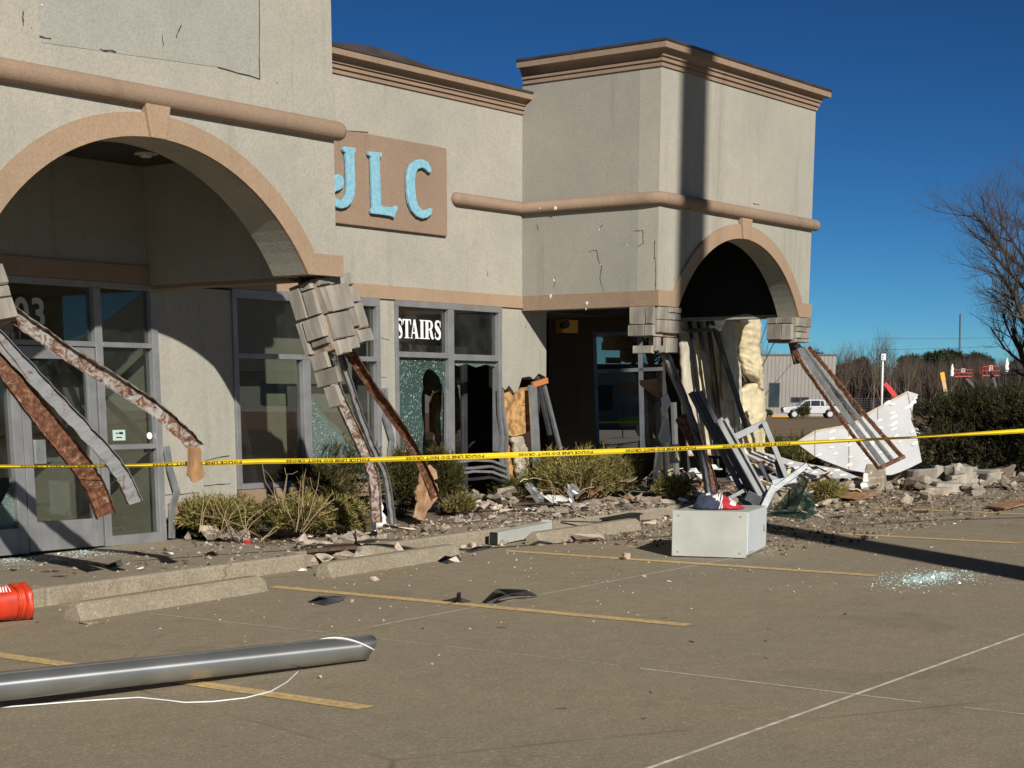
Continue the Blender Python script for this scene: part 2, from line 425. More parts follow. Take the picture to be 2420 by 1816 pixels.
# painted stripes and joint sealant, laid on the slab
def quadstrip(name, mat, x0, y0, x1, y1, w, dz, parent, skew=0.0):
    d = Vector((x1 - x0, y1 - y0)).normalized(); n = Vector((-d.y, d.x)) * w / 2
    pts = [(x0 + n.x, y0 + n.y), (x0 - n.x, y0 - n.y), (x1 - n.x, y1 - n.y), (x1 + n.x + d.x * skew, y1 + n.y + d.y * skew)]
    mm = MB(); sheet(mm, pts, dz); return mm.build(name, mat, parent)
for x, y0, y1 in ((3.3, 10.6, 6.2), (6.83, 10.5, 6.2), (10.49, 10.55, 6.3), (13.98, 10.6, 6.43), (17.4, 10.6, 6.4), (20.9, 10.6, 6.4)):
    quadstrip('painted_stripe', STRIPE, x, y0, x + 0.02, y1, 0.135, 0.004, lot, 0.03)
for (x0, y0, x1, y1, w) in ((5.0, 4.1, 28, 4.14, 0.026), (8.75, 10.2, 8.78, 8.2, 0.012), (8.78, 5.6, 8.72, 3.7, 0.018), (8.72, 3.45, 8.7, 0, 0.016), (8.78, 8.2, 8.8, 5.8, 0.006),
                         (5.0, 8.22, 9.2, 8.22, 0.008), (9.2, 8.22, 28, 8.3, 0.016), (14.2, 10.3, 14.1, 4.2, 0.006), (18.2, 10.3, 18.1, 4.2, 0.012), (13.9, 4.1, 13.8, 0, 0.014), (5.0, 0.0, 28, 0.0, 0.02)):
    quadstrip('joint_sealant', JOINT, x0, y0, x1, y1, w, 0.0025, lot)
def slab(m, x0, x1, y0, y1, top, bot):
    m.add([(x0,y0,gz(x0)+bot),(x1,y0,gz(x1)+bot),(x1,y1,gz(x1)+bot),(x0,y1,gz(x0)+bot),(x0,y0,gz(x0)+top),(x1,y0,gz(x1)+top),(x1,y1,gz(x1)+top),(x0,y1,gz(x0)+top)],
          [(0,3,2,1),(4,5,6,7),(0,1,5,4),(1,2,6,5),(2,3,7,6),(3,0,4,7)])
m = MB(); slab(m, 6.0, 12.04, 11.45, 13.495, 0.146, -0.1); slab(m, 12.046, 27, 11.45, 12.05, 0.146, -0.1)
walk = m.build('sidewalk', WALK, label='tan concrete walk along the shop front', kind='structure')
for x0, x1 in ((6.0, 8.6), (8.604, 11.66), (12.45, 15.2), (15.204, 18.4), (18.404, 23.0)):
    m = MB(); slab(m, x0, x1, KY, 11.448, 0.15, -0.12); m.build('kerb', KERB, walk, bevel=0.025)
m = MB(); slab(m, 12.046, 27, 12.052, 16, 0.12, -0.3); m.build('planting_bed', DIRT, label='debris strewn soil bed under the shop windows', kind='structure')

# ------------------------------------------------------------------ the building
BLD = thing('commercial_building', 'storm damaged beige stucco shopfront building with arched porches', 'building', (15, 13.5, 0.15))
NF = (0, -1, 0)
def part(name, mat, mb, parent=None, smooth=False, label=None, bevel=0):
    return mb.build(name, mat, parent or BLD, smooth, label=label, bevel=bevel)
def wallbox(name, x0, x1, z0, z1, y0=YS, y1=None, mat=None):
    m = MB(); m.box(x0, x1, y0, (y1 if y1 else y0 + 0.2), z0, z1); return part(name, mat or STUCCO, m)
def ell(cx, cz, a, b, n=28, t0=0.0, t1=math.pi):
    return [(cx + a * math.cos(t0 + (t1 - t0) * i / n), cz + b * math.sin(t0 + (t1 - t0) * i / n)) for i in range(n + 1)]
IMP0, IMP1 = 2.755, 2.945
def arc(cx, zc, R, zlow, n=36):
    t0 = math.acos((zlow - zc) / R)
    return [(cx + R * math.sin(t0 - 2 * t0 * i / n), zc + R * math.cos(t0 - 2 * t0 * i / n)) for i in range(n + 1)]      # right to left over the crown
def arch_front(y, thick, x0, x1, ztop, cx, zc, R, mat, trim, tw, ov):
    # wall with a segmental arched opening
    e = arc(cx, zc, R, IMP0)
    pts = [(x0, IMP0), (x0, ztop), (x1, ztop), (x1, IMP0)] + e
    m = MB(); m.prism([(p[0], y, p[1]) for p in pts], NF, thick); part('arch_wall', mat, m)
    # tan surround running out along the impost
    o = arc(cx, zc, R + tw, IMP1)
    pts = [(x1 + ov, IMP0), (x1 + ov, IMP1)] + o + [(x0 - ov, IMP1), (x0 - ov, IMP0)] + e[::-1]
    m = MB(); m.prism([(p[0], y - 0.035, p[1]) for p in pts], NF, 0.033); t = part('arch_surround', trim, m)
    k0, k1 = zc + R - 0.01, zc + R + tw + 0.075
    m = MB(); m.prism([(cx - 0.075, y - 0.075, k0), (cx + 0.085, y - 0.075, k0), (cx + 0.145, y - 0.075, k1), (cx - 0.125, y - 0.075, k1)], NF, 0.072)
    part('keystone', trim, m, bevel=0.008)
    return t
# --- left block
LX0, LX1, LTOP = 7.15, 12.0, 7.2
arch_front(YA, 0.42, LX0, LX1, LTOP, 9.817, 1.653, 2.085, STUCCO, TAN, 0.185, 0.06)
m = MB(); m.box(LX1 - 0.2, LX1, YA + 0.421, 14.6, IMP0, LTOP); part('side_wall', STUCCO, m)
m = MB(); m.box(LX0, LX0 + 0.2, YA + 0.421, 14.6, IMP0, LTOP); part('side_wall', STUCCO, m)
m = MB(); m.box(LX0 + 0.21, LX1 - 0.21, YA + 0.43, YS - 0.005, 3.90, 4.0); pc = part('porch_ceiling', DARKSHADE, m)
m = MB(); m.box(LX0 + 0.21, LX1 - 0.21, YA + 0.43, 14.5, LTOP - 0.3, LTOP - 0.2); part('roof_deck', FLASH, m)
m = MB(); m.box(LX1 - 0.199, LX1 + 0.02, YA + 0.43, YS - 0.004, IMP0 - 0.035, IMP0 - 0.002); part('lintel_soffit', TANDK, m)
p = at(315, 332, Z=3.895)
m = MB(); m.tube([(p.x, p.y, 3.90), (p.x, p.y, 3.885)], [0.11, 0.115], 20); m.tube([(p.x, p.y, 3.885), (p.x, p.y, 3.86)], [0.07, 0.05], 16)
part('recessed_light', simple('light_trim_white', (0.6, 0.58, 0.5)), m, pc, True)
def torus(path, r):
    m = MB(); P = [Vector(q) for q in path]; full = []
    d0 = (P[0] - P[1]).normalized(); d1 = (P[-1] - P[-2]).normalized(); rad = []
    for k in (90, 70, 50, 30, 10): full.append(P[0] + d0 * r * math.sin(math.radians(k))); rad.append(max(0.004, r * math.cos(math.radians(k))))
    for i, q in enumerate(P):
        full.append(q); rad.append(r if i in (0, len(P) - 1) else r * 1.02)
    for k in (10, 30, 50, 70, 90): full.append(P[-1] + d1 * r * math.sin(math.radians(k))); rad.append(max(0.004, r * math.cos(math.radians(k))))
    m.tube(full, rad, 18); return part('roll_moulding', TANDK, m, smooth=True)
torus([(LX0, YA - 0.02, 4.055), (9.0, YA - 0.02, 4.055), (LX1 + 0.03, YA - 0.02, 4.05)], 0.085)
m = MB()
q = [at(x, y, Y=YA - 0.004) for x, y in ((78, -30), (90, 92), (300, 122), (470, 145), (561, 171), (559, -30))]
m.prism(q, NF, 0.003); part('wall_patch', PATCH, m)
# --- main wall behind
CO = 5.20
def wall_poly(name, pts, mat=STUCCO, y=YS, th=0.2):
    m = MB(); m.prism([(x, y, z) for x, z in pts], NF, th); return part(name, mat, m)
wallbox('upper_wall', 6.0, LX1 + 0.001, 2.94, 5.2, mat=DARKSHADE if False else STUCCO_SHADE)
wallbox('upper_wall', LX1 + 0.002, 22.0, 2.94, 5.28)
wallbox('upper_wall', 22.002, 24.54, 2.90, 5.28)
wallbox('band', LX1 + 0.06, XT0 - 0.001, 2.785, 2.938, YS - 0.03, YS + 0.2, TAN)
wallbox('band', 6.0, LX1 + 0.058, 2.765, 2.938, YS - 0.03, YS + 0.2, TANDK)
wallbox('band', XT0, 22.0, 2.785, 2.938, YS + 0.01, YS + 0.2, BLACKSHADE)
wallbox('pier', 11.872, 12.925, 0.40, 2.763, YS)
wallbox('pier', 15.305, 15.583, 0.60, 2.783, YS)
jag = [(18.69, 2.783), (17.69, 2.783), (17.69, 1.79), (17.78, 1.74), (17.86, 1.80), (17.98, 1.70), (18.08, 1.78), (18.14, 1.90), (18.32, 1.92), (18.40, 1.88), (18.52, 1.96), (18.66, 1.92), (18.69, 1.90)]
wall_poly('pier', jag)
# cornices
def cornice(z0, z1, path, outs, mat, k=1.0):
    h = z1 - z0
    prof = [(-0.02, z0), (0.035, z0), (0.035, z0 + .14 * h), (0.02, z0 + .15 * h), (0.02, z0 + .19 * h), (0.065, z0 + .20 * h), (0.065, z0 + .33 * h),
            (0.05, z0 + .34 * h), (0.05, z0 + .38 * h), (0.095, z0 + .385 * h), (0.10, z0 + .48 * h), (0.115, z0 + .56 * h), (0.14, z0 + .615 * h), (0.17, z0 + .635 * h), (0.245, z0 + .64 * h), (0.245, z0 + .90 * h), (-0.02, z0 + .90 * h)]
    m = MB(); m.sweep([(a * k, z) for a, z in prof], path, outs); c = part('cornice', mat, m)
    m = MB(); m.sweep([(-0.05, z0 + .902 * h), (0.265 * k, z0 + .902 * h), (0.272 * k, z1), (-0.05, z1)], path, outs); part('cap_flashing', FLASH, m, c)
cornice(5.185, 5.445, [(LX1 + 0.003, YS, 0), (18.16, YS, 0)], [(0, -1), (0, -1)], TANDK, .66)
m = MB()
pts = [at(x, y, Y=YS - 0.1) for x, y in ((716, 91), (760, 94), (800, 100), (832, 108), (850, 114), (885, 127), (945, 150), (948, 155), (880, 138), (800, 117), (716, 96))]
m.prism(pts, NF, 0.02); part('bent_flashing', FLASH, m)
# --- tower
arch_front(YT, 0.3, XT0, XT1, 5.60, 20.22, 1.83, 1.865, STUCCO, TAN, 0.18, 0.03)
m = MB(); m.box(XT0, XT0 + 0.25, YT + 0.301, YS - 0.001, 2.755, 5.60); part('side_wall', STUCCO_SHADE, m)
m = MB(); m.box(XT1 - 0.25, XT1, YT + 0.301, YS - 0.001, 2.755, 5.60); part('side_wall', STUCCO, m)
m = MB(); m.box(XT0 - 0.032, XT0 - 0.002, YT - 0.034, YS - 0.031, 2.755, 2.94); part('band', TANDK, m)
cornice(5.545, 5.825, [(XT0, YS - 0.02, 0), (XT0, YT, 0), (XT1, YT, 0), (XT1, YS - 0.02, 0)], [(-1, 0), (-1, -1), (1, -1), (1, 0)], TANDK, .62)
m = MB(); m.box(XT0 + 0.02, XT1 - 0.02, YT + 0.02, YS - 0.03, 5.62, 5.68); part('roof_deck', FLASH, m)
m = MB(); m.box(XT0 + 0.252, XT1 - 0.252, YT + 0.302, YS - 0.002, 4.0, 4.1); part('porch_ceiling', BLACKSHADE, m)
m = MB(); m.box(XT0 + 0.252, XT1 - 0.252, YS - 0.03, YS - 0.002, 2.80, 4.0); part('porch_back_panel', BLACKSHADE, m)
m = MB(); m.box(XT1 - 0.27, XT1 - 0.251, YT + 0.302, YS - 0.04, 2.80, 4.0); part('porch_side_panel', BLACKSHADE, m)
torus([(at(983, 428, Y=YS).x, YS - 0.02, 4.035), (XT0 - 0.03, YS - 0.02, 4.035), (XT0 - 0.02, YT + 0.15, 4.03), (XT0 - 0.02, YT - 0.02, 4.03), (XT0 + 0.2, YT - 0.02, 4.03), (XT1 + 0.06, YT - 0.02, 4.02)], 0.078)
# --- shell so that the inside is dark
m = MB(); m.box(6.0, 24.54, YS + 0.21, 22.0, 5.0, 5.1); part('roof_deck', FLASH, m)
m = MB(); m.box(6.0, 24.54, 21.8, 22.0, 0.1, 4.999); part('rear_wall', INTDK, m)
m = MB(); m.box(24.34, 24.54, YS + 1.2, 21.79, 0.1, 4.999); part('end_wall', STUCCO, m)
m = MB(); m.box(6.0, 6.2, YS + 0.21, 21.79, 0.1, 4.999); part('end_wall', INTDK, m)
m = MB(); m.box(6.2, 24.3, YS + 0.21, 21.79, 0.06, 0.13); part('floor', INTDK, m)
m = MB(); m.box(6.2, 24.3, YS + 0.21, 21.79, 2.98, 3.03); part('ceiling', CEIL, m)
m = MB(); m.box(12.5, 15.5, 14.12, 14.2, 0.135, 2.975); part('partition', INTLT, m)
m = MB(); m.box(11.9, 11.98, 13.72, 16.5, 0.135, 2.975); part('partition', INTLT, m)
m = MB(); m.box(18.75, 18.85, 13.72, 17.5, 0.135, 2.975); part('partition', BROWNWALL, m)
m = MB(); m.box(18.86, 24.3, 17.5, 17.6, 0.135, 2.975); part('partition', BROWNWALL, m)

# ------------------------------------------------------------------ storefront glazing
def frame(name, bars, mat=None, y0=YS - 0.03, y1=YS + 0.08, label=None):
    m = MB()
    for x0, x1, z0, z1 in bars: m.box(x0, x1, y0, y1, z0, z1)
    return part(name, mat or ALU, m, None, label=label, bevel=0.004)
def pane(par, x0, x1, z0, z1, mat=None, y=YS + 0.03):
    m = MB(); m.box(x0, x1, y, y + 0.008, z0, z1); return part('pane', mat or GLASS, m, par)
# entrance: sidelight | door | sidelight, transoms over
T0, T1 = 2.135, 2.185
en = frame('entrance_frame', [(8.6, 11.872, 2.70, 2.763), (8.701, 11.059, T0, T1), (11.151, 11.785, T0, T1), (11.06, 11.15, 0.17, 2.699), (11.786, 11.871, 0.17, 2.699),
    (10.02, 10.13, 0.17, T0 - 0.001), (8.6, 8.7, 0.17, 2.699), (11.151, 11.785, 1.13, 1.18), (11.151, 11.785, 0.17, 0.27), (8.701, 10.019, 0.17, 0.42)],
    label='aluminium entrance frame with numbers on the transom glass')
pane(en, 8.7, 11.06, T1, 2.70); pane(en, 11.15, 11.786, T1, 2.70)
pane(en, 11.15, 11.786, 1.18, T0); pane(en, 11.15, 11.786, 0.27, 1.13); pane(en, 8.7, 10.02, 0.9, T0)
m = MB(); P_ = [(9.2, 0.42), (10.02, 0.42), (10.02, 0.86), (9.98, 0.80), (9.9, 0.68), (9.8, 0.58), (9.66, 0.54), (9.5, 0.47)]
m.prism([(x, YS + 0.03, z) for x, z in P_], NF, 0.008); part('shattered_pane', CRAZED, m, en)
DX0, DX1 = 10.145, 11.045
door = frame('door', [(DX0, DX0 + 0.10, 0.18, 2.125), (DX1 - 0.10, DX1, 0.18, 2.125), (DX0 + 0.101, DX1 - 0.101, 2.01, 2.125), (DX0 + 0.101, DX1 - 0.101, 0.18, 0.46)], None, YS - 0.02, YS + 0.05)
pane(door, DX0 + 0.10, DX1 - 0.10, 0.46, 2.01, y=YS + 0.012)
m = MB(); m.box(DX0 + 0.07, DX0 + 0.20, YS - 0.09, YS - 0.06, 1.02, 1.25); m.box(DX0 + 0.10, DX0 + 0.13, YS - 0.06, YS - 0.02, 1.05, 1.08); m.box(DX0 + 0.10, DX0 + 0.13, YS - 0.06, YS - 0.02, 1.19, 1.22)
part('handle', GALV, m, door, bevel=0.006)
m = MB(); m.box(DX0 + 0.12, DX1 - 0.1, YS + 0.07, YS + 0.10, 1.03, 1.07); part('push_bar', ALU, m, door)
# bent jamb foil at the right of the entrance
m = MB(); pth = [(11.90, YS - 0.06, 1.15), (11.93, YS - 0.07, 0.9), (11.99, YS - 0.09, 0.68), (11.93, YS - 0.07, 0.5), (11.92, YS - 0.06, 0.2)]
m.channel(pth, 0.07, 0.03, 0.003, (0, 1, 0)); part('bent_jamb', GALV, m, en)
# stickers
m = MB(); m.box(11.26, 11.42, YS + 0.022, YS + 0.024, 1.22, 1.325); st = part('sticker', simple('sticker_pale_green', (0.42, 0.55, 0.48), rough=0.5), m, en)
m = MB(); m.box(11.30, 11.375, YS + 0.019, YS + 0.021, 1.245, 1.255); m.box(11.295, 11.33, YS + 0.019, YS + 0.021, 1.288, 1.298); m.box(11.34, 11.39, YS + 0.019, YS + 0.021, 1.282, 1.304); part('sticker_print', BLACKPL, m, en)
m = MB(); m.tube([(11.74, YS + 0.022, 1.26), (11.74, YS + 0.025, 1.26)], 0.035, 20); part('sticker', SIGNWHITE, m, en)
# big window left of the stair window
M1a, M1b = 13.98, 14.10
w1 = frame('window', [(12.927, 15.303, 2.69, 2.783), (12.927, 12.99, 0.66, 2.689), (15.24, 15.303, 0.66, 2.689), (M1a, M1b, 0.66, 2.059),
    (12.991, 15.239, 2.06, 2.115), (12.991, M1a - 0.001, 0.66, 0.72), (M1b + 0.001, 15.239, 0.70, 0.76)], label='large shop window with a shattered lower pane')
pane(w1, 12.99, 15.24, 2.11, 2.69); pane(w1, 12.99, M1a, 0.72, 2.06)
def jag_poly(pts, amp, n):
    o_ = []
    for a, b in zip(pts, pts[1:]):
        o_.append(a)
        for i in range(1, n):
            f = i / n; o_.append((a[0] + (b[0] - a[0]) * f + rnd.uniform(-amp, amp), a[1] + (b[1] - a[1]) * f + rnd.uniform(-amp, amp)))
    return o_ + [pts[-1]]
m = MB(); bp = [(M1b, 0.76), (15.24, 0.76), (15.24, 1.02), (15.1, 1.06), (14.95, 1.02), (14.85, 1.10), (14.7, 1.16), (14.6, 1.28), (14.48, 1.30), (14.38, 1.42), (14.28, 1.50), (14.2, 1.62), (M1b, 1.66)]
bp = bp[:3] + jag_poly(bp[3:], .022, 3)
m.prism([(x, YS + 0.03, z) for x, z in bp], NF, 0.008); part('shattered_pane', CRAZED, m, w1)
m = MB(); bp = [(M1b, 2.06), (M1b, 1.67), (14.22, 1.63), (14.4, 1.44), (14.62, 1.30), (14.88, 1.12), (15.24, 1.03), (15.24, 2.06)]
m.prism([(x, YS + 0.036, z) for x, z in bp], NF, 0.006); part('pane', GLASS, m, w1)
m = MB(); m.box(12.94, 15.36, YS - 0.06, YS + 0.12, 0.50, 0.655); part('sill', TANDK, m)
m = MB(); m.box(11.92, 13.0, YS - 0.045, YS + 0.1, 0.44, 0.56); part('sill', TANDK, m)
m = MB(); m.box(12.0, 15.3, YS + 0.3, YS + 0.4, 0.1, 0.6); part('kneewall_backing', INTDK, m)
# stair window
A0, A1, AM0, AM1 = 15.585, 17.676, 16.58, 16.69
w2 = frame('window', [(A0, A1, 2.71, 2.783), (A0, A0 + 0.05, 0.72, 2.709), (A1 - 0.07, A1, 0.95, 2.709), (AM0, AM1, 0.85, 2.709),
    (A0 + 0.051, AM0 - 0.001, 2.12, 2.185), (AM1 + 0.001, A1 - 0.071, 2.10, 2.175)], label='broken stair window with white lettering')
pane(w2, A0 + 0.05, AM0, 2.185, 2.71); pane(w2, AM1, A1 - 0.07, 2.175, 2.71)
hole = [(16.20, 0.75), (16.12, 1.0), (16.14, 1.35), (16.10, 1.62), (16.13, 1.86), (16.24, 1.99), (16.36, 1.96), (16.48, 1.86), (16.52, 1.72), (16.5, 1.2), (16.5, 0.75)]
hole = jag_poly(hole, .03, 3)
m = MB(); m.prism([(x, YS + 0.03, z) for x, z in [(A0 + 0.05, 0.75), (A0 + 0.05, 2.12), (AM0, 2.12), (AM0, 0.75)] + hole[::-1]], NF, 0.01); part('shattered_pane', CRAZEDDK, m, w2)
m = MB(); m.prism([(x, YS + 0.03, z) for x, z in [(AM1, 2.10), (A1 - 0.07, 2.10), (A1 - 0.07, 2.03), (17.4, 2.06), (17.2, 2.02), (17.0, 2.065), (16.85, 2.03), (AM1, 2.06)]], NF, 0.01); part('shattered_pane', CRAZED, m, w2)
# inner glazed door behind the stair window that mirrors the street
m = MB(); m.box(16.75, 16.83, 14.15, 14.22, 0.14, 2.3); m.box(17.72, 17.80, 14.15, 14.22, 0.14, 2.3); m.box(16.831, 17.719, 14.15, 14.22, 2.2, 2.3); m.box(16.831, 17.719, 14.15, 14.22, 0.14, 0.42); ind = part('inner_door', ALUDK, m)
m = MB(); m.box(16.83, 17.72, 14.18, 14.188, 0.42, 2.2); part('pane', GLASSDK, m, ind)
# crumpled frame strips beside and under it
for k, (x, dx) in enumerate(((16.52, -0.03), (17.60, 0.02), (17.66, 0.05), (15.37, 0.06), (15.30, 0.10))):
    m = MB(); zb = (0.6, 0.5, 0.45, 0.55, 0.5)[k]
    pth = [(x, YS - 0.05, 1.75), (x + dx * 0.2, YS - 0.055, 1.45), (x + dx * 1.4, YS - 0.08, 1.15), (x + dx * 0.9, YS - 0.07, 0.9), (x + dx * 1.8, YS - 0.09, zb)]
    m.channel(pth, 0.05, 0.035, 0.003, (0, 1, 0)); part('bent_mullion', GALV if k != 0 else ALU, m, w2)
for k in range(4):
    m = MB(); z = 0.80 - 0.07 * k
    m.channel([(16.55 + 0.03 * k, YS - 0.10 - 0.02 * k, z + 0.03), (16.9, YS - 0.13, z + 0.05 - 0.03 * (k % 2)), (17.3, YS - 0.12, z + 0.03), (17.66, YS - 0.10, z - 0.06)], 0.06, 0.03, 0.003, (0, 0, 1)); part('crumpled_sill', (ALU, GALV, RUST3, ALUDK)[k], m, w2)
# ------------------------------------------------------------------ stone columns, torn off their bases
def stone_face(col, M, face, w, h, lay, thick=0.055, seed=0):
    # lay: (u0, u1, v0, v1) in metres from the top left of the face; M maps the column frame to the world
    r = random.Random(seed)
    for (u0, u1, v0, v1) in lay:
        g = 0.006; t = thick * r.uniform(0.75, 1.3)
        du, dv = (u1 - u0) - g, (v1 - v0) - g
        a, b = du / 2, dv / 2; mb = MB()
        front = [(-a + r.uniform(0, .014), -t, b - r.uniform(0, .014)), (a - r.uniform(0, .014), -t, b - r.uniform(0, .014)), (a - r.uniform(0, .014), -t, -b + r.uniform(0, .014)), (-a + r.uniform(0, .014), -t, -b + r.uniform(0, .014))]
        midp = (r.uniform(-a, a) * 0.5, -t - r.uniform(-.004, .005), r.uniform(-b, b) * 0.3)
        lip = [(-a, -t * 0.72, b), (a, -t * 0.72, b), (a, -t * 0.72, -b), (-a, -t * 0.72, -b)]
        back = [(-a, 0, b), (a, 0, b), (a, 0, -b), (-a, 0, -b)]
        mb.add(front + [midp] + lip + back, [(0,4,1),(1,4,2),(2,4,3),(3,4,0)] + [(i, (i+1) % 4, 5 + (i+1) % 4, 5 + i) for i in range(4)] + [(5 + i, 5 + (i+1) % 4, 9 + (i+1) % 4, 9 + i) for i in range(4)] + [(9,10,11,12)])
        me = mb.mesh('stone', STONE)
        if face == 'front': L = Matrix.Translation((-w[0] / 2 + (u0 + u1) / 2, -w[1] / 2, -(v0 + v1) / 2))
        else: L = Matrix.Translation((-w[0] / 2, w[1] / 2 - (u0 + u1) / 2, -(v0 + v1) / 2)) @ Matrix.Rotation(-math.pi / 2, 4, 'Z')
        inst('stone', me, M @ L, col)
def random_layout(w, h, seed):
    r = random.Random(seed); out = []; v = 0
    while v < h - 0.04:
        dv = min(h - v, r.choice((0.09, 0.16, 0.22, 0.13)))
        u = 0
        while u < w - 0.02:
            du = r.choice((0.07, 0.16, 0.24, 0.3)); du = w - u if w - u - du < 0.06 else du
            if dv > 0.15 and r.random() < 0.3: out += [(u, u + du, v, v + dv * .45), (u, u + du, v + dv * .45, v + dv)]
            else: out.append((u, u + du, v, v + dv))
            u += du
        v += dv
    return out
def column(M, w, d, h, lf, ll, seed, label):
    m = MB(); k = 0.0
    m.box(-w/2 + .002, w/2 - .002, -d/2 + .002, d/2, -h, 0)
    vs = [M @ Vector(v) for v in m.v]; m.v = [tuple(v) for v in vs]
    c = part('stone_column', MORTAR, m, label=label)
    stone_face(c, M, 'front', (w, d), h, lf, seed=seed)
    stone_face(c, M, 'left', (w, d), h, ll, seed=seed + 1)
    return c
def stud(col, pix, ys, w, d, mat, side=(0, 1, 0), t=0.004, name='stud'):
    path = [at(x, y, Y=yy) for (x, y), yy in zip(pix, ys)]
    out = []
    for i in range(len(path) - 1):
        for k in range(4):
            f = k / 4; out.append(path[i].lerp(path[i + 1], f))
    out.append(path[-1])
    # soften the bends, then dent and kink the steel
    sm = [out[0]] + [(out[i - 1] + out[i] * 2 + out[i + 1]) / 4 for i in range(1, len(out) - 1)] + [out[-1]]
    rk = random.Random(int(pix[-1][0] * 7 + pix[-1][1])); fine = []
    for i in range(len(sm) - 1):
        fine += [sm[i], sm[i].lerp(sm[i + 1], .5)]
    fine.append(sm[-1])
    sm = [p + Vector((rk.uniform(-1, 1), rk.uniform(-1, 1), rk.uniform(-1, 1))) * (.0042 if 0 < i < len(fine) - 1 else 0) for i, p in enumerate(fine)]
    m = MB(); m.channel(sm, w, d, t, side); return m.build(name, mat, col)
# middle column, hanging from the left block and swung to the right
ax = Vector((math.cos(YAW), math.sin(YAW), 0))
C = at(690, 607, Y=11.36)
M = Matrix.Translation(C) @ Matrix.Rotation(math.radians(-16), 4, ax) @ Matrix.Rotation(math.radians(4), 4, 'Z')
Wc, Dc, Hc = 0.58, 0.30, 0.66
lf = [(a * Wc, b * Wc, c * .66, d * .66) for a, b, c, d in ((.04,.34,0,.11),(.345,.63,.0,.12),(.64,.95,-.01,.17),(.0,.15,.13,.5),(.155,.74,.13,.5),(.75,1,.18,.42),(.05,.6,.51,.88),(.62,.78,.45,.76),(.79,1.02,.43,.8),(.04,.34,.89,1.1),(.36,.64,.88,1.06),(.66,1.02,.81,1.0))]
ll = [(a * Dc, b * Dc, c * .66, d * .66) for a, b, c, d in ((.0,.5,.05,.48),(.52,1,.02,.12),(.52,1,.13,.48),(.0,.25,.5,.98),(.27,1,.5,.8),(.3,1,.81,.9),(.1,.75,.99,1.22),(.05,1,1.23,1.46),(.25,.8,1.47,1.78))]
col1 = column(M, Wc, Dc, Hc, lf, ll, 11, 'torn stone clad column swung sideways under the porch arch')
m = MB()
for k in range(7):
    p = at(650 + k * 11, 597, Y=11.36 + 0.03 * (k % 3)); m.bar(p, p + Vector((0.02 * (k % 3), 0, -0.13 - 0.05 * (k % 2))), 0.05, 0.03)
m.build('splintered_timber', WOODD, col1)
stud(col1, [(700, 775), (735, 872), (785, 975), (806, 1035), (811, 1130)], [11.45, 11.4, 11.3, 11.25, 11.2], 0.11, 0.05, RUST2, (-.4, -1, 0))
stud(col1, [(733, 765), (762, 862), (802, 968), (832, 1028), (845, 1132)], [11.4, 11.4, 11.4, 11.4, 11.4], 0.06, 0.045, RUST3, (-.3, -1, 0))
stud(col1, [(752, 755), (800, 830), (862, 915), (905, 990), (940, 1076)], [11.35, 11.4, 11.45, 11.5, 11.5], 0.10, 0.06, RUST, (.2, -.5, -1))
# left column, mostly out of view: stone and three long studs
C0 = at(-86, 592, Y=11.2)
M = Matrix.Translation(C0) @ Matrix.Rotation(math.radians(-16), 4, ax)
col0 = column(M, 0.5, 0.3, 0.42, random_layout(.5, .42, 3), random_layout(.3, .42, 4), 21, 'broken stone column head beside the entrance')
stud(col0, [(-30, 640), (60, 700), (150, 765), (250, 825), (330, 878), (395, 935), (424, 968)], [11.1, 11.0, 10.85, 10.7, 10.55, 10.4, 10.35], 0.12, 0.055, RUST2, (-.2, -1, -.5))
stud(col0, [(-30, 705), (60, 800), (150, 895), (225, 975), (262, 1025), (290, 1088)], [11.1, 10.95, 10.8, 10.65, 10.6, 10.55], 0.12, 0.05, RUST3, (-.2, -1, -.45))
stud(col0, [(-30, 742), (40, 835), (110, 930), (165, 995), (205, 1055), (226, 1114)], [11.1, 11.0, 10.95, 10.9, 10.9, 10.9], 0.17, 0.045, RUST, (-.3, -1, .1))
def ragged(name, px, y, mat, parent, seed, amp=.035, thick=.02, curl=.0):
    # a torn sheet: uneven outline, warped surface, real thickness
    rg = random.Random(seed); P_ = []
    for (xa, ya), (xb, yb) in zip(px, px[1:] + px[:1]):
        for i in range(4):
            f = i / 4; P_.append((xa + (xb - xa) * f + rg.uniform(-1.6, 1.6), ya + (yb - ya) * f + rg.uniform(-1.6, 1.6)))
    cx_ = sum(p[0] for p in P_) / len(P_); cy_ = sum(p[1] for p in P_) / len(P_); rings = []
    for f in (1.0, .72, .42): rings.append([(cx_ + (x - cx_) * f, cy_ + (y_ - cy_) * f) for x, y_ in P_])
    n_ = len(P_); vs = []
    for ring in rings:
        for x, y_ in ring:
            p = at(x, y_, Y=y); w_ = mnoise.noise(Vector((p.x * 5 + seed, p.z * 5, seed)))
            vs.append(p + Vector((0, -amp * w_ - curl * ((x - cx_) / 20) ** 2, amp * .3 * w_)))
    vs.append(at(cx_, cy_, Y=y))
    fs = [(k * n_ + i, k * n_ + (i + 1) % n_, (k + 1) * n_ + (i + 1) % n_, (k + 1) * n_ + i) for k in range(2) for i in range(n_)] + [(2 * n_ + i, 2 * n_ + (i + 1) % n_, 3 * n_) for i in range(n_)]
    m = MB(); m.add(vs, fs); o = m.build(name, mat, parent); s_ = o.modifiers.new('thick', 'SOLIDIFY'); s_.thickness = thick; return o
ragged('torn_sheathing', [(402, 962), (430, 968), (431, 1000), (437, 1030), (419, 1042), (397, 1024), (401, 995)], 10.34, PLY, col0, 3, .03, .012, .02)
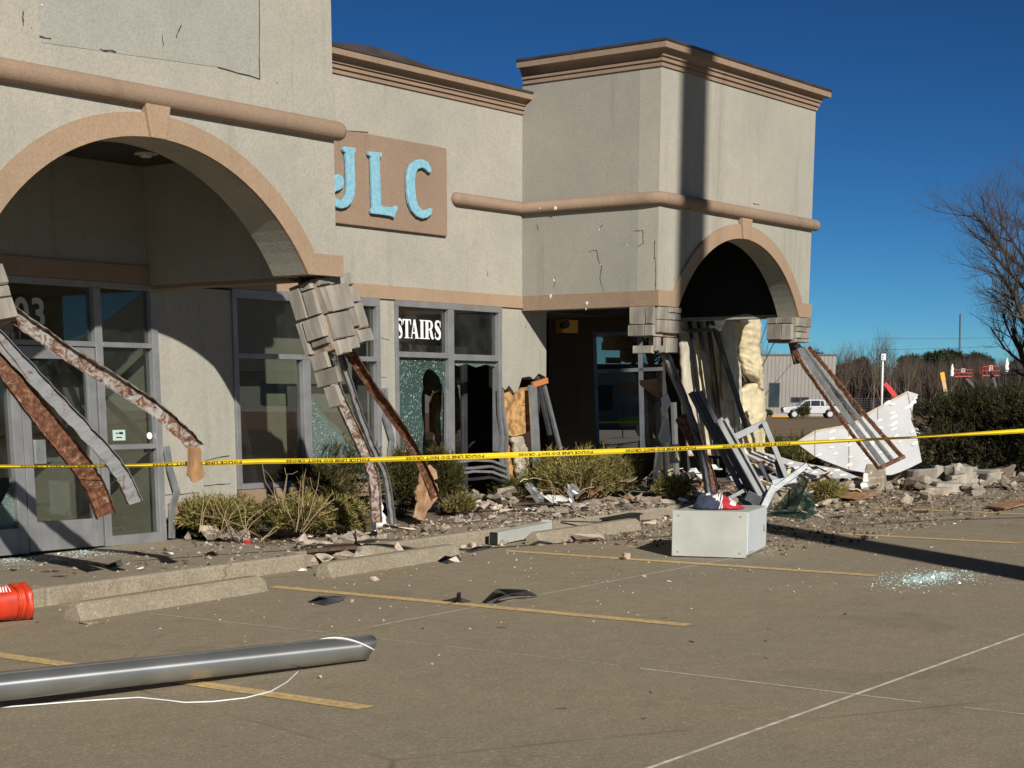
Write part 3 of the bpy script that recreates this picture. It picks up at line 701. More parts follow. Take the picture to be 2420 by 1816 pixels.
def lath_wires(col, px, y, n, seed):
    rg = random.Random(seed); m = MB()
    for _ in range(n):
        x, yy = rg.choice(px); p = at(x + rg.uniform(-8, 8), yy + rg.uniform(-4, 4), Y=y + rg.uniform(-.1, .1)); pts = [p]
        for k in range(4): pts.append(pts[-1] + Vector((rg.uniform(-.03, .045), rg.uniform(-.03, .03), rg.uniform(-.06, .015))))
        m.tube(pts, .0025, 4)
    m.build('lath_wire', RUST, col)
lath_wires(col1, [(705, 772), (725, 767), (745, 760), (690, 600), (710, 598), (680, 602)], 11.36, 34, 5)
rgm = random.Random(9)
for k in range(16):
    x, y_ = rgm.choice(((706, 772), (725, 766), (745, 759), (690, 604), (705, 602)))
    p = at(x + rgm.uniform(-8, 8), y_ + rgm.uniform(-5, 5), Y=11.36 + rgm.uniform(-.08, .1)); s0_ = rgm.uniform(.02, .06); mm = MB()
    pts = [Vector((rgm.uniform(-1, 1), rgm.uniform(-1, 1), rgm.uniform(-1, 1))) * s0_ for _ in range(6)]
    mm.add([p + q_ for q_ in (Vector((s0_, 0, 0)), Vector((-s0_ * .8, .2 * s0_, 0)), Vector((0, s0_ * .9, 0)), Vector((0, -s0_, .1 * s0_)), Vector((.1 * s0_, 0, s0_ * .8)), Vector((0, .1 * s0_, -s0_)))], [(0,2,4),(2,1,4),(1,3,4),(3,0,4),(2,0,5),(1,2,5),(3,1,5),(0,3,5)]); mm.build('mortar_lump', MORTAR if k % 2 else PALE, col1)
# tower corner column
zt = IMP0 - 0.003
M = Matrix.Translation((18.40, YT + 0.20, zt))
col2 = column(M, 0.52, 0.36, 0.36, random_layout(.52, .36, 8), random_layout(.36, .36, 5), 31, 'broken stone column hanging from the tower corner')
stone_face(col2, M @ Matrix.Translation((0, 0, -0.37)), 'front', (.50, .30), .2, [(0.0, .1, 0, .17), (.12, .22, .1, .19), (.23, .5, 0.0, .19)], seed=5)
stone_face(col2, M @ Matrix.Translation((0.03, 0, -0.37)), 'left', (.48, .30), .2, [(0.0, .3, 0.1, .2)], seed=6)
m = MB(); m.box(18.44, 18.64, YT + 0.08, YT + 0.3, 2.22, 2.392); m.build('mortar_core', MORTAR, col2)
stud(col2, [(1432, 765), (1470, 850), (1500, 935), (1520, 1010), (1530, 1075)], [11.6, 11.5, 11.4, 11.3, 11.2], 0.09, 0.06, RUST3, (-.4, -1, 0))
stud(col2, [(1445, 768), (1480, 860), (1512, 945), (1530, 1010)], [11.65, 11.6, 11.55, 11.5], 0.10, 0.05, RUST)
stud(col2, [(1468, 900), (1500, 960), (1528, 1020), (1540, 1080)], [11.5, 11.4, 11.3, 11.2], 0.16, 0.04, RUST, (-.4, -1, 0))
stud(col2, [(1500, 950), (1530, 1000), (1552, 1060)], [11.5, 11.45, 11.4], 0.12, 0.04, RUST3)
# tower right column with the hanging ladder of studs
M = Matrix.Translation((22.0, YT + 0.22, zt))
col3 = column(M, 0.42, 0.40, 0.345, random_layout(.42, .345, 12), random_layout(.40, .345, 14), 41, 'broken stone column head with hanging steel rails')
m = MB(); m.bar(at(1712, 738, Y=11.7), at(1724, 786, Y=11.62), 0.22, 0.03, (0, 1, 0)); m.build('rusted_plate', RUST, col3)
R0, R1 = 11.6, 10.35
stud(col3, [(1718, 748), (1760, 810), (1810, 880), (1860, 948), (1906, 1010)], [11.6, 11.3, 11.0, 10.65, 10.35], 0.10, 0.06, GALV, (.2, -1, .2))
stud(col3, [(1715, 752), (1756, 815), (1806, 886), (1855, 952), (1902, 1012)], [11.58, 11.28, 10.98, 10.63, 10.33], 0.025, 0.05, RUST, (0, 1, 0.3))
stud(col3, [(1738, 748), (1785, 810), (1840, 880), (1890, 942), (1932, 996)], [11.6, 11.25, 10.9, 10.5, 10.2], 0.055, 0.05, RUST3, (0, 1, 0.3))
stud(col3, [(1750, 748), (1800, 808), (1856, 878), (1908, 936), (1952, 986)], [11.6, 11.2, 10.8, 10.4, 10.08], 0.045, 0.05, RUST, (0, 1, 0.3))
m = MB(); m.bar(at(1902, 1011, Y=10.34), at(1954, 986, Y=10.08), 0.07, 0.05); m.build('bottom_track', RUST, col3)

# ------------------------------------------------------------------ torn wall right of the entry: insulation, studs, sheathing
def batt(name, quad, y, bulge, mat, seed=0, nx=12, nz=34, parent=None, thick=0.05):
    c = [at(px, py, Y=y) for px, py in quad]      # TL TR BR BL
    vs = []; r = seed * 7.3
    for j in range(nz + 1):
        v = j / nz
        for i in range(nx + 1):
            u = i / nx
            p = c[0].lerp(c[1], u).lerp(c[3].lerp(c[2], u), v)
            bl = bulge * (math.sin(math.pi * u) ** 0.5) * (0.7 + 0.45 * mnoise.noise(Vector((u * 2 + r, v * 2.6, r)))) + bulge * .28 * mnoise.noise(Vector((u * 9 + r, v * 4, r))) + bulge * .2 * mnoise.noise(Vector((u * 14, v * 22, r)))
            e = 0.03 * mnoise.noise(Vector((r, v * 9, u))) + .018 * mnoise.noise(Vector((r + u * 3, v * 30, 2)))
            vs.append((p.x + e, p.y - bl, p.z + e * 0.4))
    n = len(vs); w = nx + 1
    vs += [(x, y + thick, z) for x, _, z in vs]
    fs = [(j * w + i, (j + 1) * w + i, (j + 1) * w + i + 1, j * w + i + 1) for j in range(nz) for i in range(nx)]
    fs += [(f[3] + n, f[2] + n, f[1] + n, f[0] + n) for f in fs[:]]
    rim = [i for i in range(w)] + [j * w + nx for j in range(1, nz + 1)] + [nz * w + i for i in range(nx - 1, -1, -1)] + [j * w for j in range(nz - 1, 0, -1)]
    fs += [(rim[k], rim[(k + 1) % len(rim)], rim[(k + 1) % len(rim)] + n, rim[k] + n) for k in range(len(rim))]
    m = MB(); m.add(vs, fs); return m.build(name, mat, parent or BLD, True)
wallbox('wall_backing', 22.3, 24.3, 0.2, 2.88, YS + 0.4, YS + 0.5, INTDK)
batt('insulation_batt', ((1466, 690), (1489, 690), (1520, 985), (1488, 985)), 13.45, 0.10, INSULGREY, 1)
batt('insulation_batt', ((1493, 690), (1508, 690), (1545, 985), (1526, 985)), 13.45, 0.08, INSUL, 2)
batt('insulation_batt', ((1512, 690), (1528, 690), (1562, 985), (1550, 985)), 13.45, 0.08, INSULGREY, 3)
batt('insulation_batt', ((1532, 690), (1592, 690), (1602, 900), (1560, 960)), 13.35, 0.16, INSULGREY, 4)
batt('insulation_batt', ((1560, 690), (1590, 690), (1598, 862), (1566, 866)), 13.18, 0.08, INSULGREY, 9)
batt('insulation_batt', ((1582, 688), (1632, 688), (1646, 850), (1612, 806)), 13.2, 0.2, INSUL, 5)
batt('insulation_batt', ((1600, 842), (1646, 800), (1650, 992), (1600, 1000)), 13.3, 0.18, INSUL, 6)
batt('sheathing_edge', ((1620, 688), (1640, 688), (1651, 915), (1634, 915)), 13.5, 0.02, OSB, 7, parent=BLD)
batt('house_wrap', ((1540, 688), (1570, 688), (1556, 716), (1536, 706)), 13.0, 0.12, WHITEPAINT, 8, 4, 5)
batt('house_wrap', ((1600, 686), (1622, 684), (1622, 694), (1604, 698)), 13.0, 0.05, WHITEPAINT, 10, 4, 4)
batt('red_curtain', ((1562, 846), (1572, 846), (1594, 948), (1568, 952)), 13.4, 0.08, simple('red_cloth', (0.16, 0.012, 0.01), rough=0.8), 11, 5, 8)
for k, (a, b, yy, w, mt) in enumerate((((1490, 690), (1524, 985), 13.3, 0.05, BLACKPL), ((1509, 690), (1548, 985), 13.3, 0.05, BLACKPL), ((1529, 690), (1564, 985), 13.3, 0.05, BLACKPL),
        ((1466, 716), (1535, 712), 13.25, 0.06, BLACKPL), ((1538, 692), (1614, 930), 13.0, 0.07, BLACKPL), ((1586, 850), (1602, 990), 13.2, 0.10, GALV), ((1600, 690), (1640, 800), 13.35, 0.05, WOODD))):
    m = MB(); m.bar(at(*a, Y=yy), at(*b, Y=yy), w, 0.05, (0, 1, 0)); part('wall_stud', mt, m)
# torn pier under the tower edge: sheathing, dark fins
q = [at(x, y, Y=13.56) for x, y in ((1083, 872), (1090, 850), (1125, 838), (1144, 836), (1147, 880), (1148, 930), (1130, 938), (1108, 944), (1084, 935))]
m = MB(); m.prism(q, NF, 0.02); part('torn_sheathing', OSB, m)
q = [at(x, y, Y=13.60) for x, y in ((1085, 938), (1105, 946), (1118, 990), (1112, 1060), (1088, 1050))]
m = MB(); m.prism(q, NF, 0.02); part('torn_sheathing', OSB, m)
batt('insulation_batt', ((1108, 945), (1128, 942), (1152, 1000), (1122, 1048)), 13.5, 0.035, simple('insulation_white', (0.50, 0.45, 0.35), (0.26, 0.22, 0.17), 9, bump=.8), 13)
for a, b, w, mt in (((1150, 832), (1160, 1010), 0.14, GALV), ((1160, 815), (1188, 940), 0.06, ALUDK), ((1172, 820), (1214, 985), 0.05, GALV), ((1150, 832), (1182, 822), 0.07, simple('orange_block', (0.42, 0.15, 0.04), rough=0.8))):
    m = MB(); m.bar(at(*a, Y=13.42), at(*b, Y=13.36), w, 0.04, (0, 1, 0)); part('bent_stud', mt, m)
# the dark entry with its angled glazing
DG = 24.7
def flat(name, px, depth, mat, thick, parent=None):
    q = [atd(x, y, depth) for x, y in px]; n = -ax
    m = MB(); m.prism(q, n, thick); return m.build(name, mat, parent or BLD)
def barpx(m, a, b, depth, w, d=0.05): m.bar(atd(*a, depth), atd(*b, depth), w, d, -ax)
m = MB()
for a, b, w in (((1284, 716), (1292, 980), 0.05), ((1382, 712), (1388, 978), 0.07), ((1280, 724), (1432, 716), 0.05), ((1288, 803), (1432, 797), 0.05), ((1290, 976), (1436, 972), 0.05)):
    barpx(m, a, b, DG - 0.02, w)
ef = part('entry_frame', ALUDK, m)
flat('pane', ((1286, 727), (1382, 721), (1386, 797), (1289, 802)), DG, GLASSDK, 0.01, ef)
flat('pane', ((1289, 808), (1384, 803), (1388, 972), (1293, 974)), DG, GLASSDK, 0.01, ef)
flat('pane', ((1388, 802), (1430, 800), (1432, 970), (1392, 972)), DG, GLASSDK, 0.01, ef)
flat('pane', ((1386, 720), (1430, 717), (1430, 794), (1389, 797)), DG, GLASSDK, 0.01, ef)
m = MB(); a, b = at(1215, 690, Y=14.2), at(1249, 720, Y=14.2); m.box(a.x, b.x, 14.2, 14.32, b.z, a.z); eb = part('emergency_light', simple('amber_plastic', (0.55, 0.27, 0.02), rough=0.5), m, bevel=0.01)
m = MB(); m.tube([(a.x + 0.02, 14.2, (a.z + b.z) / 2), (a.x - 0.05, 14.1, (a.z + b.z) / 2 + 0.02)], [0.05, 0.06], 12); m.build('lamp_head', INTDK, eb)
# hanging scraps at the entry
for k, (px, yy, mt) in enumerate(((((1383, 822), (1420, 818), (1426, 860), (1405, 848), (1384, 832)), 12.2, PLY), (((1430, 860), (1442, 850), (1450, 870), (1440, 890), (1434, 900)), 12.0, WHITEPAINT),
        (((1436, 905), (1444, 905), (1450, 955), (1430, 958), (1424, 945)), 12.0, WHITEPAINT), (((1446, 960), (1468, 960), (1470, 1000), (1448, 1002)), 12.0, INSUL))):
    m = MB(); m.prism([at(x, y, Y=yy) for x, y in px], NF, 0.015); part('hanging_scrap', mt, m)
for a, b, w, yy in (((1432, 880), (1438, 1030), 0.06, 12.3), ((1455, 870), (1462, 1040), 0.09, 12.3), ((1422, 965), (1412, 1050), 0.05, 12.3)):
    m = MB(); m.bar(at(*a, Y=yy), at(*b, Y=yy), w, 0.04, (0, 1, 0)); part('bent_stud', GALV, m)

# ------------------------------------------------------------------ sign and lettering
CS = 3.687
def cp(x, y): return ((750 + x / CS) / SRC, (250 + y / CS) / SRC)
sq = [at(*cp(x, y), Y=YS - 0.05) for x, y in ((-150, 160), (1098, 380), (1105, 1145), (-150, 995))]
sq[0].x = sq[3].x = 14.2; sq[0].z = sq[1].z = 4.60; sq[2].z = sq[3].z = 3.575; sq[1].x = sq[2].x = 16.545
m = MB(); m.prism(sq, NF, 0.048); sgn = part('sign_panel', TANDK, m, bevel=0.01, label='tan sign panel with raised blue letters')
J = [(228,378),(240,355),(338,370),(337,405),(325,412),(333,700),(325,790),(300,850),(262,885),(215,897),(170,885),(120,840),(98,770),(105,690),(135,625),(185,595),(222,615),(237,655),(230,705),(200,735),(168,745),(150,760),(160,795),(185,817),(215,823),(240,808),(255,775),(262,700),(258,500),(250,408),(236,402)]
Lp = [(447,398),(563,410),(565,445),(545,452),(550,600),(560,872),(600,880),(660,885),(692,872),(707,885),(690,930),(672,978),(640,962),(560,950),(475,940),(470,915),(485,890),(480,700),(470,450),(450,430)]
Cc = [(997,575),(995,545),(965,490),(920,468),(870,472),(820,505),(792,570),(785,640),(788,760),(800,850),(830,920),(870,965),(920,985),(965,975),(1000,940),(1005,900),(985,893),(950,912),(920,912),(890,882),(868,830),(858,760),(853,660),(860,590),(880,552),(920,540),(950,558),(975,585)]
for P_ in (J, Lp, Cc):
    m = MB(); m.prism([at(*cp(x, y), Y=YS - 0.105) for x, y in P_], NF, 0.04); m.build('letter', BLUE, sgn, bevel=0.006)
# STAIRS in bold condensed serif
def ribbon(pts, wd):
    L_, R_ = [], []
    for i, p in enumerate(pts):
        a = pts[max(i - 1, 0)]; b = pts[min(i + 1, len(pts) - 1)]
        dx, dy = b[0] - a[0], b[1] - a[1]; l = math.hypot(dx, dy) or 1
        nx, ny = -dy / l * wd[i], dx / l * wd[i]
        L_.append((p[0] + nx, p[1] + ny)); R_.append((p[0] - nx, p[1] - ny))
    return L_ + R_[::-1]
def glyph_S():
    c = [(.84,.74),(.80,.88),(.66,.965),(.50,.97),(.32,.94),(.22,.84),(.22,.72),(.34,.61),(.52,.52),(.70,.42),(.80,.30),(.79,.16),(.66,.06),(.48,.03),(.30,.05),(.18,.14),(.14,.30)]
    w = [.02,.035,.05,.055,.08,.12,.145,.16,.165,.16,.145,.12,.08,.055,.05,.035,.02]
    return [ribbon(c, w), [(.80,.66),(.88,.66),(.88,.98),(.82,.98)], [(.10,.02),(.16,.02),(.18,.36),(.10,.36)]]
GL = {'S': glyph_S(),
 'T': [[(.34,.03),(.66,.03),(.66,.97),(.34,.97)], [(0,.93),(1,.93),(1,1),(0,1)], [(0,.70),(.05,.70),(.16,.93),(0,.93)], [(1,.70),(1,.93),(.84,.93),(.95,.70)], [(.2,0),(.8,0),(.8,.05),(.2,.05)]],
 'A': [[(.40,1),(.60,1),(.96,0),(.62,0)], [(.40,1),(.46,.82),(.16,0),(.08,0)], [(.24,.26),(.72,.26),(.70,.34),(.27,.34)], [(0,0),(.26,0),(.26,.045),(0,.045)], [(.52,0),(1.04,0),(1.04,.045),(.52,.045)]],
 'I': [[(.22,.02),(.78,.02),(.78,.98),(.22,.98)], [(0,0),(1,0),(1,.05),(0,.05)], [(0,.95),(1,.95),(1,1),(0,1)]],
 'R': [[(.12,.02),(.42,.02),(.42,.98),(.12,.98)], [(0,0),(.54,0),(.54,.05),(0,.05)], [(0,.95),(.5,.95),(.5,1),(0,1)], ribbon([(.40,.965),(.62,.95),(.74,.86),(.77,.75),(.74,.62),(.62,.53),(.40,.51)], [.035,.05,.10,.13,.10,.05,.03]), ribbon([(.55,.52),(.68,.40),(.74,.20),(.84,.06),(.98,.05)], [.05,.12,.13,.09,.03])]}
BX = 4.15
def lp(x, y): return ((900 + x / BX) / SRC, (650 + y / BX) / SRC)
zt_, zb_ = at(*lp(380, 440), Y=YS).z, at(*lp(380, 626), Y=YS).z
for ch, x0, x1 in (('S', 165, 228), ('T', 226, 308), ('A', 302, 384), ('I', 392, 440), ('R', 440, 532), ('S', 536, 606)):
    X0, X1 = at(*lp(x0, 530), Y=YS).x, at(*lp(x1, 530), Y=YS).x
    m = MB()
    for i, poly in enumerate(GL[ch]):
        m.prism([(X0 + (X1 - X0) * u, YS + 0.020 - i * 0.0006, zb_ + (zt_ - zb_) * v) for u, v in poly], NF, 0.0004)
    m.build('letter', SIGNWHITE, w2)
def text_mesh(s, size, bold=0.0, res=3):
    cu = bpy.data.curves.new('txt', 'FONT'); cu.body = s; cu.size = size; cu.offset = bold; cu.resolution_u = res; cu.fill_mode = 'FRONT'
    o = bpy.data.objects.new('txt', cu); COL.objects.link(o)
    bpy.context.view_layer.update()
    me = bpy.data.meshes.new_from_object(o.evaluated_get(bpy.context.evaluated_depsgraph_get()))
    bpy.data.objects.remove(o); bpy.data.curves.remove(cu)
    return me
def text_on_wall(s, x, z, h, name, mat, parent, y, bold=0.0, sx=1.0):
    me = text_mesh(s, h / 0.7, bold * h); me.name = name; me.materials.append(mat)
    M = Matrix(((sx, 0, 0, x), (0, 0, -1, y), (0, 1, 0, z), (0, 0, 0, 1)))
    return inst(name, me, M, parent)
p = at(-32, 703, Y=YS)
for i, ch in enumerate('103'):
    x0 = at((-38, 34, 71)[i], 703, Y=YS).x
    text_on_wall(ch, x0, at(60, 706, Y=YS).z, at(60, 643, Y=YS).z - at(60, 706, Y=YS).z, 'digit', NUMGREY, en, YS + 0.018, 0.035, 0.92)
text_on_wall('Suite 1', at(-6, 728, Y=YS).x, at(0, 730, Y=YS).z, 0.075, 'small_lettering', NUMGREY, en, YS + 0.018, 0.01)

# ------------------------------------------------------------------ scars: cracks and chips in the render coat
def jitter_line(a, b, n, amp, r):
    return [a.lerp(b, i / n) + Vector((r.uniform(-amp, amp), r.uniform(-amp, amp), r.uniform(-amp, amp))) * (0 if i in (0, n) else 1) for i in range(n + 1)]
CRACK = simple('crack_dark', (0.05, 0.045, 0.04), rough=0.95)
rr = random.Random(5)
def scar(px, plane, val, mat, name, off=0.004):
    n = Vector((-1, 0, 0)) if plane == 'X' else Vector((0, -1, 0))
    q = [(at(x, y, X=val) if plane == 'X' else at(x, y, Y=val)) + n * off for x, y in px]
    m = MB(); m.prism(q, n, 0.003); part(name, mat, m)
def crack(px, plane, val, w=0.006):
    n = Vector((-1, 0, 0)) if plane == 'X' else Vector((0, -1, 0))
    q = [(at(x, y, X=val) if plane == 'X' else at(x, y, Y=val)) + n * 0.003 for x, y in px]
    m = MB()
    for i in range(len(q) - 1):
        f = jitter_line(q[i], q[i + 1], 4, 0.006, rr)
        for a, b in zip(f, f[1:]):
            if plane == 'X': a.x = b.x = val - 0.002
            else: a.y = b.y = val - 0.002
            m.bar(a, b, w * rr.uniform(.5, 1.6), 0.003, n)
    part('crack', CRACK, m)
def chip(cx, cy, s, plane, val, mat=None):
    pts = []
    for k in range(8):
        t = k * 6.283 / 8; r_ = 0.5 * s * rr.uniform(.4, 1.2); pts.append((cx + r_ * math.cos(t) * 0.6, cy + r_ * math.sin(t)))
    scar(pts, plane, val, mat or GLUE, 'plaster_chip')
XF = XT0
for l_ in (((1273, 545), (1288, 540), (1292, 560), (1300, 578), (1296, 600), (1304, 630)), ((1368, 500), (1388, 498), (1391, 525), (1378, 533)), ((1297, 492), (1302, 486)), ((1160, 486), (1163, 498)), ((1200, 600), (1196, 622)), ((1415, 555), (1417, 600), (1416, 640)), ((1415, 520), (1413, 560))):
    crack(l_, 'X', XF)
for c_ in ((1294, 497, 5), (1197, 606, 7), (1190, 640, 10), (1268, 655, 11), (1266, 668, 5), (1200, 450, 12), (1166, 450, 5), (1355, 530, 3), (1298, 572, 4)): chip(*c_, 'X', XF - (0.09 if 440 < c_[1] < 460 else 0.034 if c_[1] > 634 else 0))
for l_ in (((1052, 586), (1054, 598)), ((70, 20), (55, 40)), ((820, 730), (840, 735)), ((815, 815), (835, 815)), ((1135, 705), (1136, 708)), ((1130, 870), (1150, 872))): crack(l_, 'Y', YS)
for l_ in (((50, 25), (50, 55)), ((85, 78), (110, 84)), ((215, 106), (250, 113)), ((560, -20), (561, 171)), ((470, 145), (561, 171)), ((380, 82), (392, 55)), ((350, 75), (352, 100)), ((720, 280), (795, 287))): crack(l_, 'Y', YA - 0.006, 0.008)
for c_ in ((90, 12, 5), (200, 45, 3), (350, 78, 4), (484, 110, 5), (598, 178, 4), (68, 60, 3)): chip(*c_, 'Y', YA - 0.006, MORTAR if c_[0] != 90 else None)
for l_ in (((405, 1085), (440, 1075), (480, 1068)), ((420, 1000), (495, 985)), ((440, 1050), (498, 1045)), ((355, 1070), (430, 1065))): crack(l_, 'Y', YS, 0.008)
crack(((1626, 440), (1640, 443)), 'Y', YT); chip(1530, 182, 3, 'Y', YT, MORTAR)
batt('torn_render', ((858, 985), (892, 960), (900, 1030), (862, 1035)), 13.47, 0.04, simple('torn_plaster_white', (0.6, 0.55, 0.47), (0.42, 0.36, 0.3), 8, bump=0.8), 15, 5, 8)
# ------------------------------------------------------------------ wheel stops
def wheel_stop(x0, x1, y0, y1, label):
    m = MB(); h = 0.135; yb = 0.205; e = 0.09
    d = Vector((x1 - x0, y1 - y0, 0)); L = d.length; d.normalize(); n = Vector((-d.y, d.x, 0))
    prof = [(0, 0), (0.012, 0.05), (0.035, h - 0.015), (0.055, h), (yb - 0.055, h), (yb - 0.035, h - 0.015), (yb - 0.012, 0.05), (yb, 0)]
    rings = [(0.0, 0.0), (0.0, 0.8), (0.07, 1.0), (L - 0.07, 1.0), (L, 0.8), (L, 0.0)]
    k = len(prof); vs = []
    for t, s in ((0.0, 0.82), (0.06, 1.0), (L * .25, 1.0), (L * .5, 1.0), (L * .75, 1.0), (L - 0.06, 1.0), (L, 0.82)):
        for a, z in prof:
            p = Vector((x0, y0, 0)) + d * t + n * (yb / 2 + (a - yb / 2) * (0.94 if s < 1 else 1))
            vs.append((p.x, p.y, gz(p.x) + z * s + 0.001))
    fs = []
    for i in range(6):
        for j in range(k - 1): fs.append((i * k + j, (i + 1) * k + j, (i + 1) * k + j + 1, i * k + j + 1))
    fs += [tuple(range(k)), tuple(range(6 * k + k - 1, 6 * k - 1, -1))]
    fs += [(i * k, i * k + k - 1, (i + 1) * k + k - 1, (i + 1) * k) for i in range(6)]
    m.add(vs, fs); m.build('wheel_stop', KERB, None, False, label, 'wheel stop', 'concrete wheel stops along the kerb')
wheel_stop(8.17, 10.25, 10.29, 10.36, 'concrete wheel stop beside the orange bucket')
wheel_stop(11.25, 13.24, 10.55, 10.61, 'concrete wheel stop in front of the broken kerb')
wheel_stop(14.60, 16.70, 10.62, 10.66, 'concrete wheel stop beside the white metal channel')

# ------------------------------------------------------------------ fallen steel tube and its cable
kk = NT('brushed_steel'); co_ = kk.coord('pos')
kk.base(kk.mix(kk.ramp(kk.noise(co_, 3, 5), [(0.35, 0.0), (0.7, 1.0)]), (0.36, 0.37, 0.36), (0.46, 0.465, 0.45)))
tg = kk.n('ShaderNodeTangent', direction_type='RADIAL', axis='Z'); kk.l(tg.outputs[0], kk.b.inputs['Tangent'])
kk.b.inputs['Anisotropic'].default_value = 0.85; kk.b.inputs['Anisotropic Rotation'].default_value = 0.25
STEEL = kk.fin(0.30, 0.8)
pa, pb = Vector((8.06, 7.235, 0)), Vector((2.6, 8.55, 0)); R_ = 0.0775
pd = (pa - pb).normalized(); side = Vector((-pd.y, pd.x, 0))
lift_ = lambda t: 0.012 + 0.022 * t
N = 28; vs = []; fs = []
stn = [0.0, .12, .25, .42, .6, 1.2, 2.0, 3.2, 4.4, (pa - pb).length]
for i, t in enumerate(stn):
    for k in range(N):
        a = 6.28318 * k / N; c = pa - pd * t
        cut = 0.0
        if i == 0: cut = 0.035 * math.sin(a + 0.6) + 0.015 * math.sin(3 * a)
        p = c + pd * cut + side * (math.cos(a) * R_) + Vector((0, 0, gz(c.x) + R_ + 0.002 + math.sin(a) * R_ * (0.97 if i < 3 else 1) + lift_(t)))
        vs.append(p)
for i in range(len(stn) - 1):
    for k in range(N): fs.append((i * N + k, i * N + (k + 1) % N, (i + 1) * N + (k + 1) % N, (i + 1) * N + k))
m = MB(); m.add(vs, fs)
tub = m.build('steel_tube', STEEL, None, True, 'long grey steel tube lying on the car park', 'steel tube')
so = tub.modifiers.new('wall', 'SOLIDIFY'); so.thickness = 0.005; so.offset = -1
m = MB(); q = []
for (u, a) in ((1.22, .30), (1.12, .55), (1.03, .28), (.94, .5), (.88, .62), (.84, .3), (.95, .1), (1.05, .16), (1.16, .02)):
    c = pa - pd * u; ang = math.radians(180) + a * -1.2 + 0.1
    q.append(c + side * (math.cos(math.pi - 0.25 + a) * -1 * 0) + side * (-math.cos(0.2 + a) * (R_ + .0015)) + Vector((0, 0, gz(c.x) + lift_(u) + R_ + math.sin(0.2 + a) * (R_ + .0015))))
m.add(q, [tuple(range(len(q)))]); m.build('tape_patch', WHITEPAINT, tub)
tq = Vector((0, 0, 1)).rotation_difference(pd)
for o_ in [tub] + list(tub.children): o_.data.transform(tq.inverted().to_matrix().to_4x4())
tub.rotation_euler = tq.to_euler()
m = MB(); cab = [gat(x, y, 0.008) for x, y in ((-40, 1532), (60, 1524), (160, 1516), (235, 1511), (300, 1507), (360, 1513), (400, 1518), (460, 1516), (530, 1508), (585, 1494), (620, 1474), (640, 1455), (650, 1446))]
for c in cab: c.z = gz(c.x) + 0.008
m.tube(cab, 0.0048, 6); cb = m.build('white_cable', WHITEPAINT, None, True, 'thin white cable trailing beside the steel tube', 'cable')
m = MB(); w = []
for i in range(14):
    t = i / 13; u = 0.42 - 0.40 * t; a = 2.3 - 2.6 * t + 0.2
    c = pa - pd * u; w.append(c - side * (math.cos(a) * (R_ + .008)) + Vector((0, 0, gz(c.x) + lift_(u) + R_ + math.sin(a) * (R_ + .008))))
m.tube(w, 0.0055, 6); m.build('cable_wrap', WHITEPAINT, cb, True)

# ------------------------------------------------------------------ orange bucket on its side
ORANGE = simple('orange_plastic', (0.60, 0.045, 0.012), (0.36, 0.03, 0.014), 9, 0.42, lo=.4, hi=.75)
bk = thing('bucket', 'cracked orange plastic bucket lying at the foot of the kerb', 'bucket', (7.8, 10.84, gz(7.8)))
BM = Matrix.Translation((7.66, 10.84, gz(7.7) + 0.146)) @ Matrix.Rotation(math.radians(-14), 4, 'Z') @ Matrix.Rotation(math.radians(90), 4, 'Y')
def lathe(prof, n, M):
    vs = [M @ Vector((r * math.cos(6.28318 * k / n), r * math.sin(6.28318 * k / n), z)) for r, z in prof for k in range(n)]
    return vs, [(i * n + k, i * n + (k + 1) % n, (i + 1) * n + (k + 1) % n, (i + 1) * n + k) for i in range(len(prof) - 1) for k in range(n)]
vs, fs = lathe([(0.0, -.02), (.125, -.02), (.127, 0), (.137, .24), (.138, .26)], 32, BM)
fs = [f for i, f in enumerate(fs) if not (i // 32 == 2 and (i % 32) in (3, 4))]
vs = [v + Vector((0, .022 * mnoise.noise(v * 9), .018 * mnoise.noise(v * 9 + Vector((4, 0, 0))))) for v in vs]
m = MB(); m.add(vs, fs); bs = m.build('body', ORANGE, bk, True); bs.modifiers.new('wall', 'SOLIDIFY').thickness = 0.003
vs, fs = lathe([(.138, .262), (.146, .264), (.146, .276), (.141, .28), (.141, .295), (.147, .297), (.147, .309), (.142, .313), (.142, .355), (.148, .357), (.148, .372), (.138, .374)], 32, BM)
fs = [f for i, f in enumerate(fs) if (i % 32) not in (2, 3)]
vs = [v + Vector((.012 * mnoise.noise(v * 14), .02 * mnoise.noise(v * 9), .02 * mnoise.noise(v * 9 + Vector((4, 0, 0))))) for v in vs]
m = MB(); m.add(vs, fs); rs = m.build('rim', ORANGE, bk, True); rs.modifiers.new('wall', 'SOLIDIFY').thickness = 0.003
def on_bucket(u, a, e=.0025): # u along, a angle seen from the camera side
    r = .127 + .010 * u / .24 + e; return BM @ Vector((r * math.cos(a), r * math.sin(a), u))
lo_ = []
m = MB()
def bstroke(p, q_, w):
    n_ = 6; pts = [(p[0] + (q_[0] - p[0]) * i / n_, p[1] + (q_[1] - p[1]) * i / n_) for i in range(n_ + 1)]
    dx, dy = q_[0] - p[0], (q_[1] - p[1]) * .13; l_ = math.hypot(dx, dy); nx, ny = -dy / l_ * w, dx / l_ * w / .13
    vs = []
    for a, b in pts: vs += [on_bucket(a + nx, b + ny), on_bucket(a - nx, b - ny)]
    m.add(vs, [(2 * i, 2 * i + 1, 2 * i + 3, 2 * i + 2) for i in range(n_)])
a0, a1 = math.radians(-120), math.radians(-175)
for p, q_ in (((.08, a0), (.21, a0)), ((.21, a0), (.21, a1)), ((.08, a1), (.21, a1)), ((.08, a0), (.08, a1))): bstroke(p, q_, .003)
for k in range(5): bstroke((.09 + .022 * k, a0 - .18 - .05 * (k % 2)), (.115 + .020 * k, a1 + .22), .005)
m.build('printed_mark', SIGNWHITE, bk)

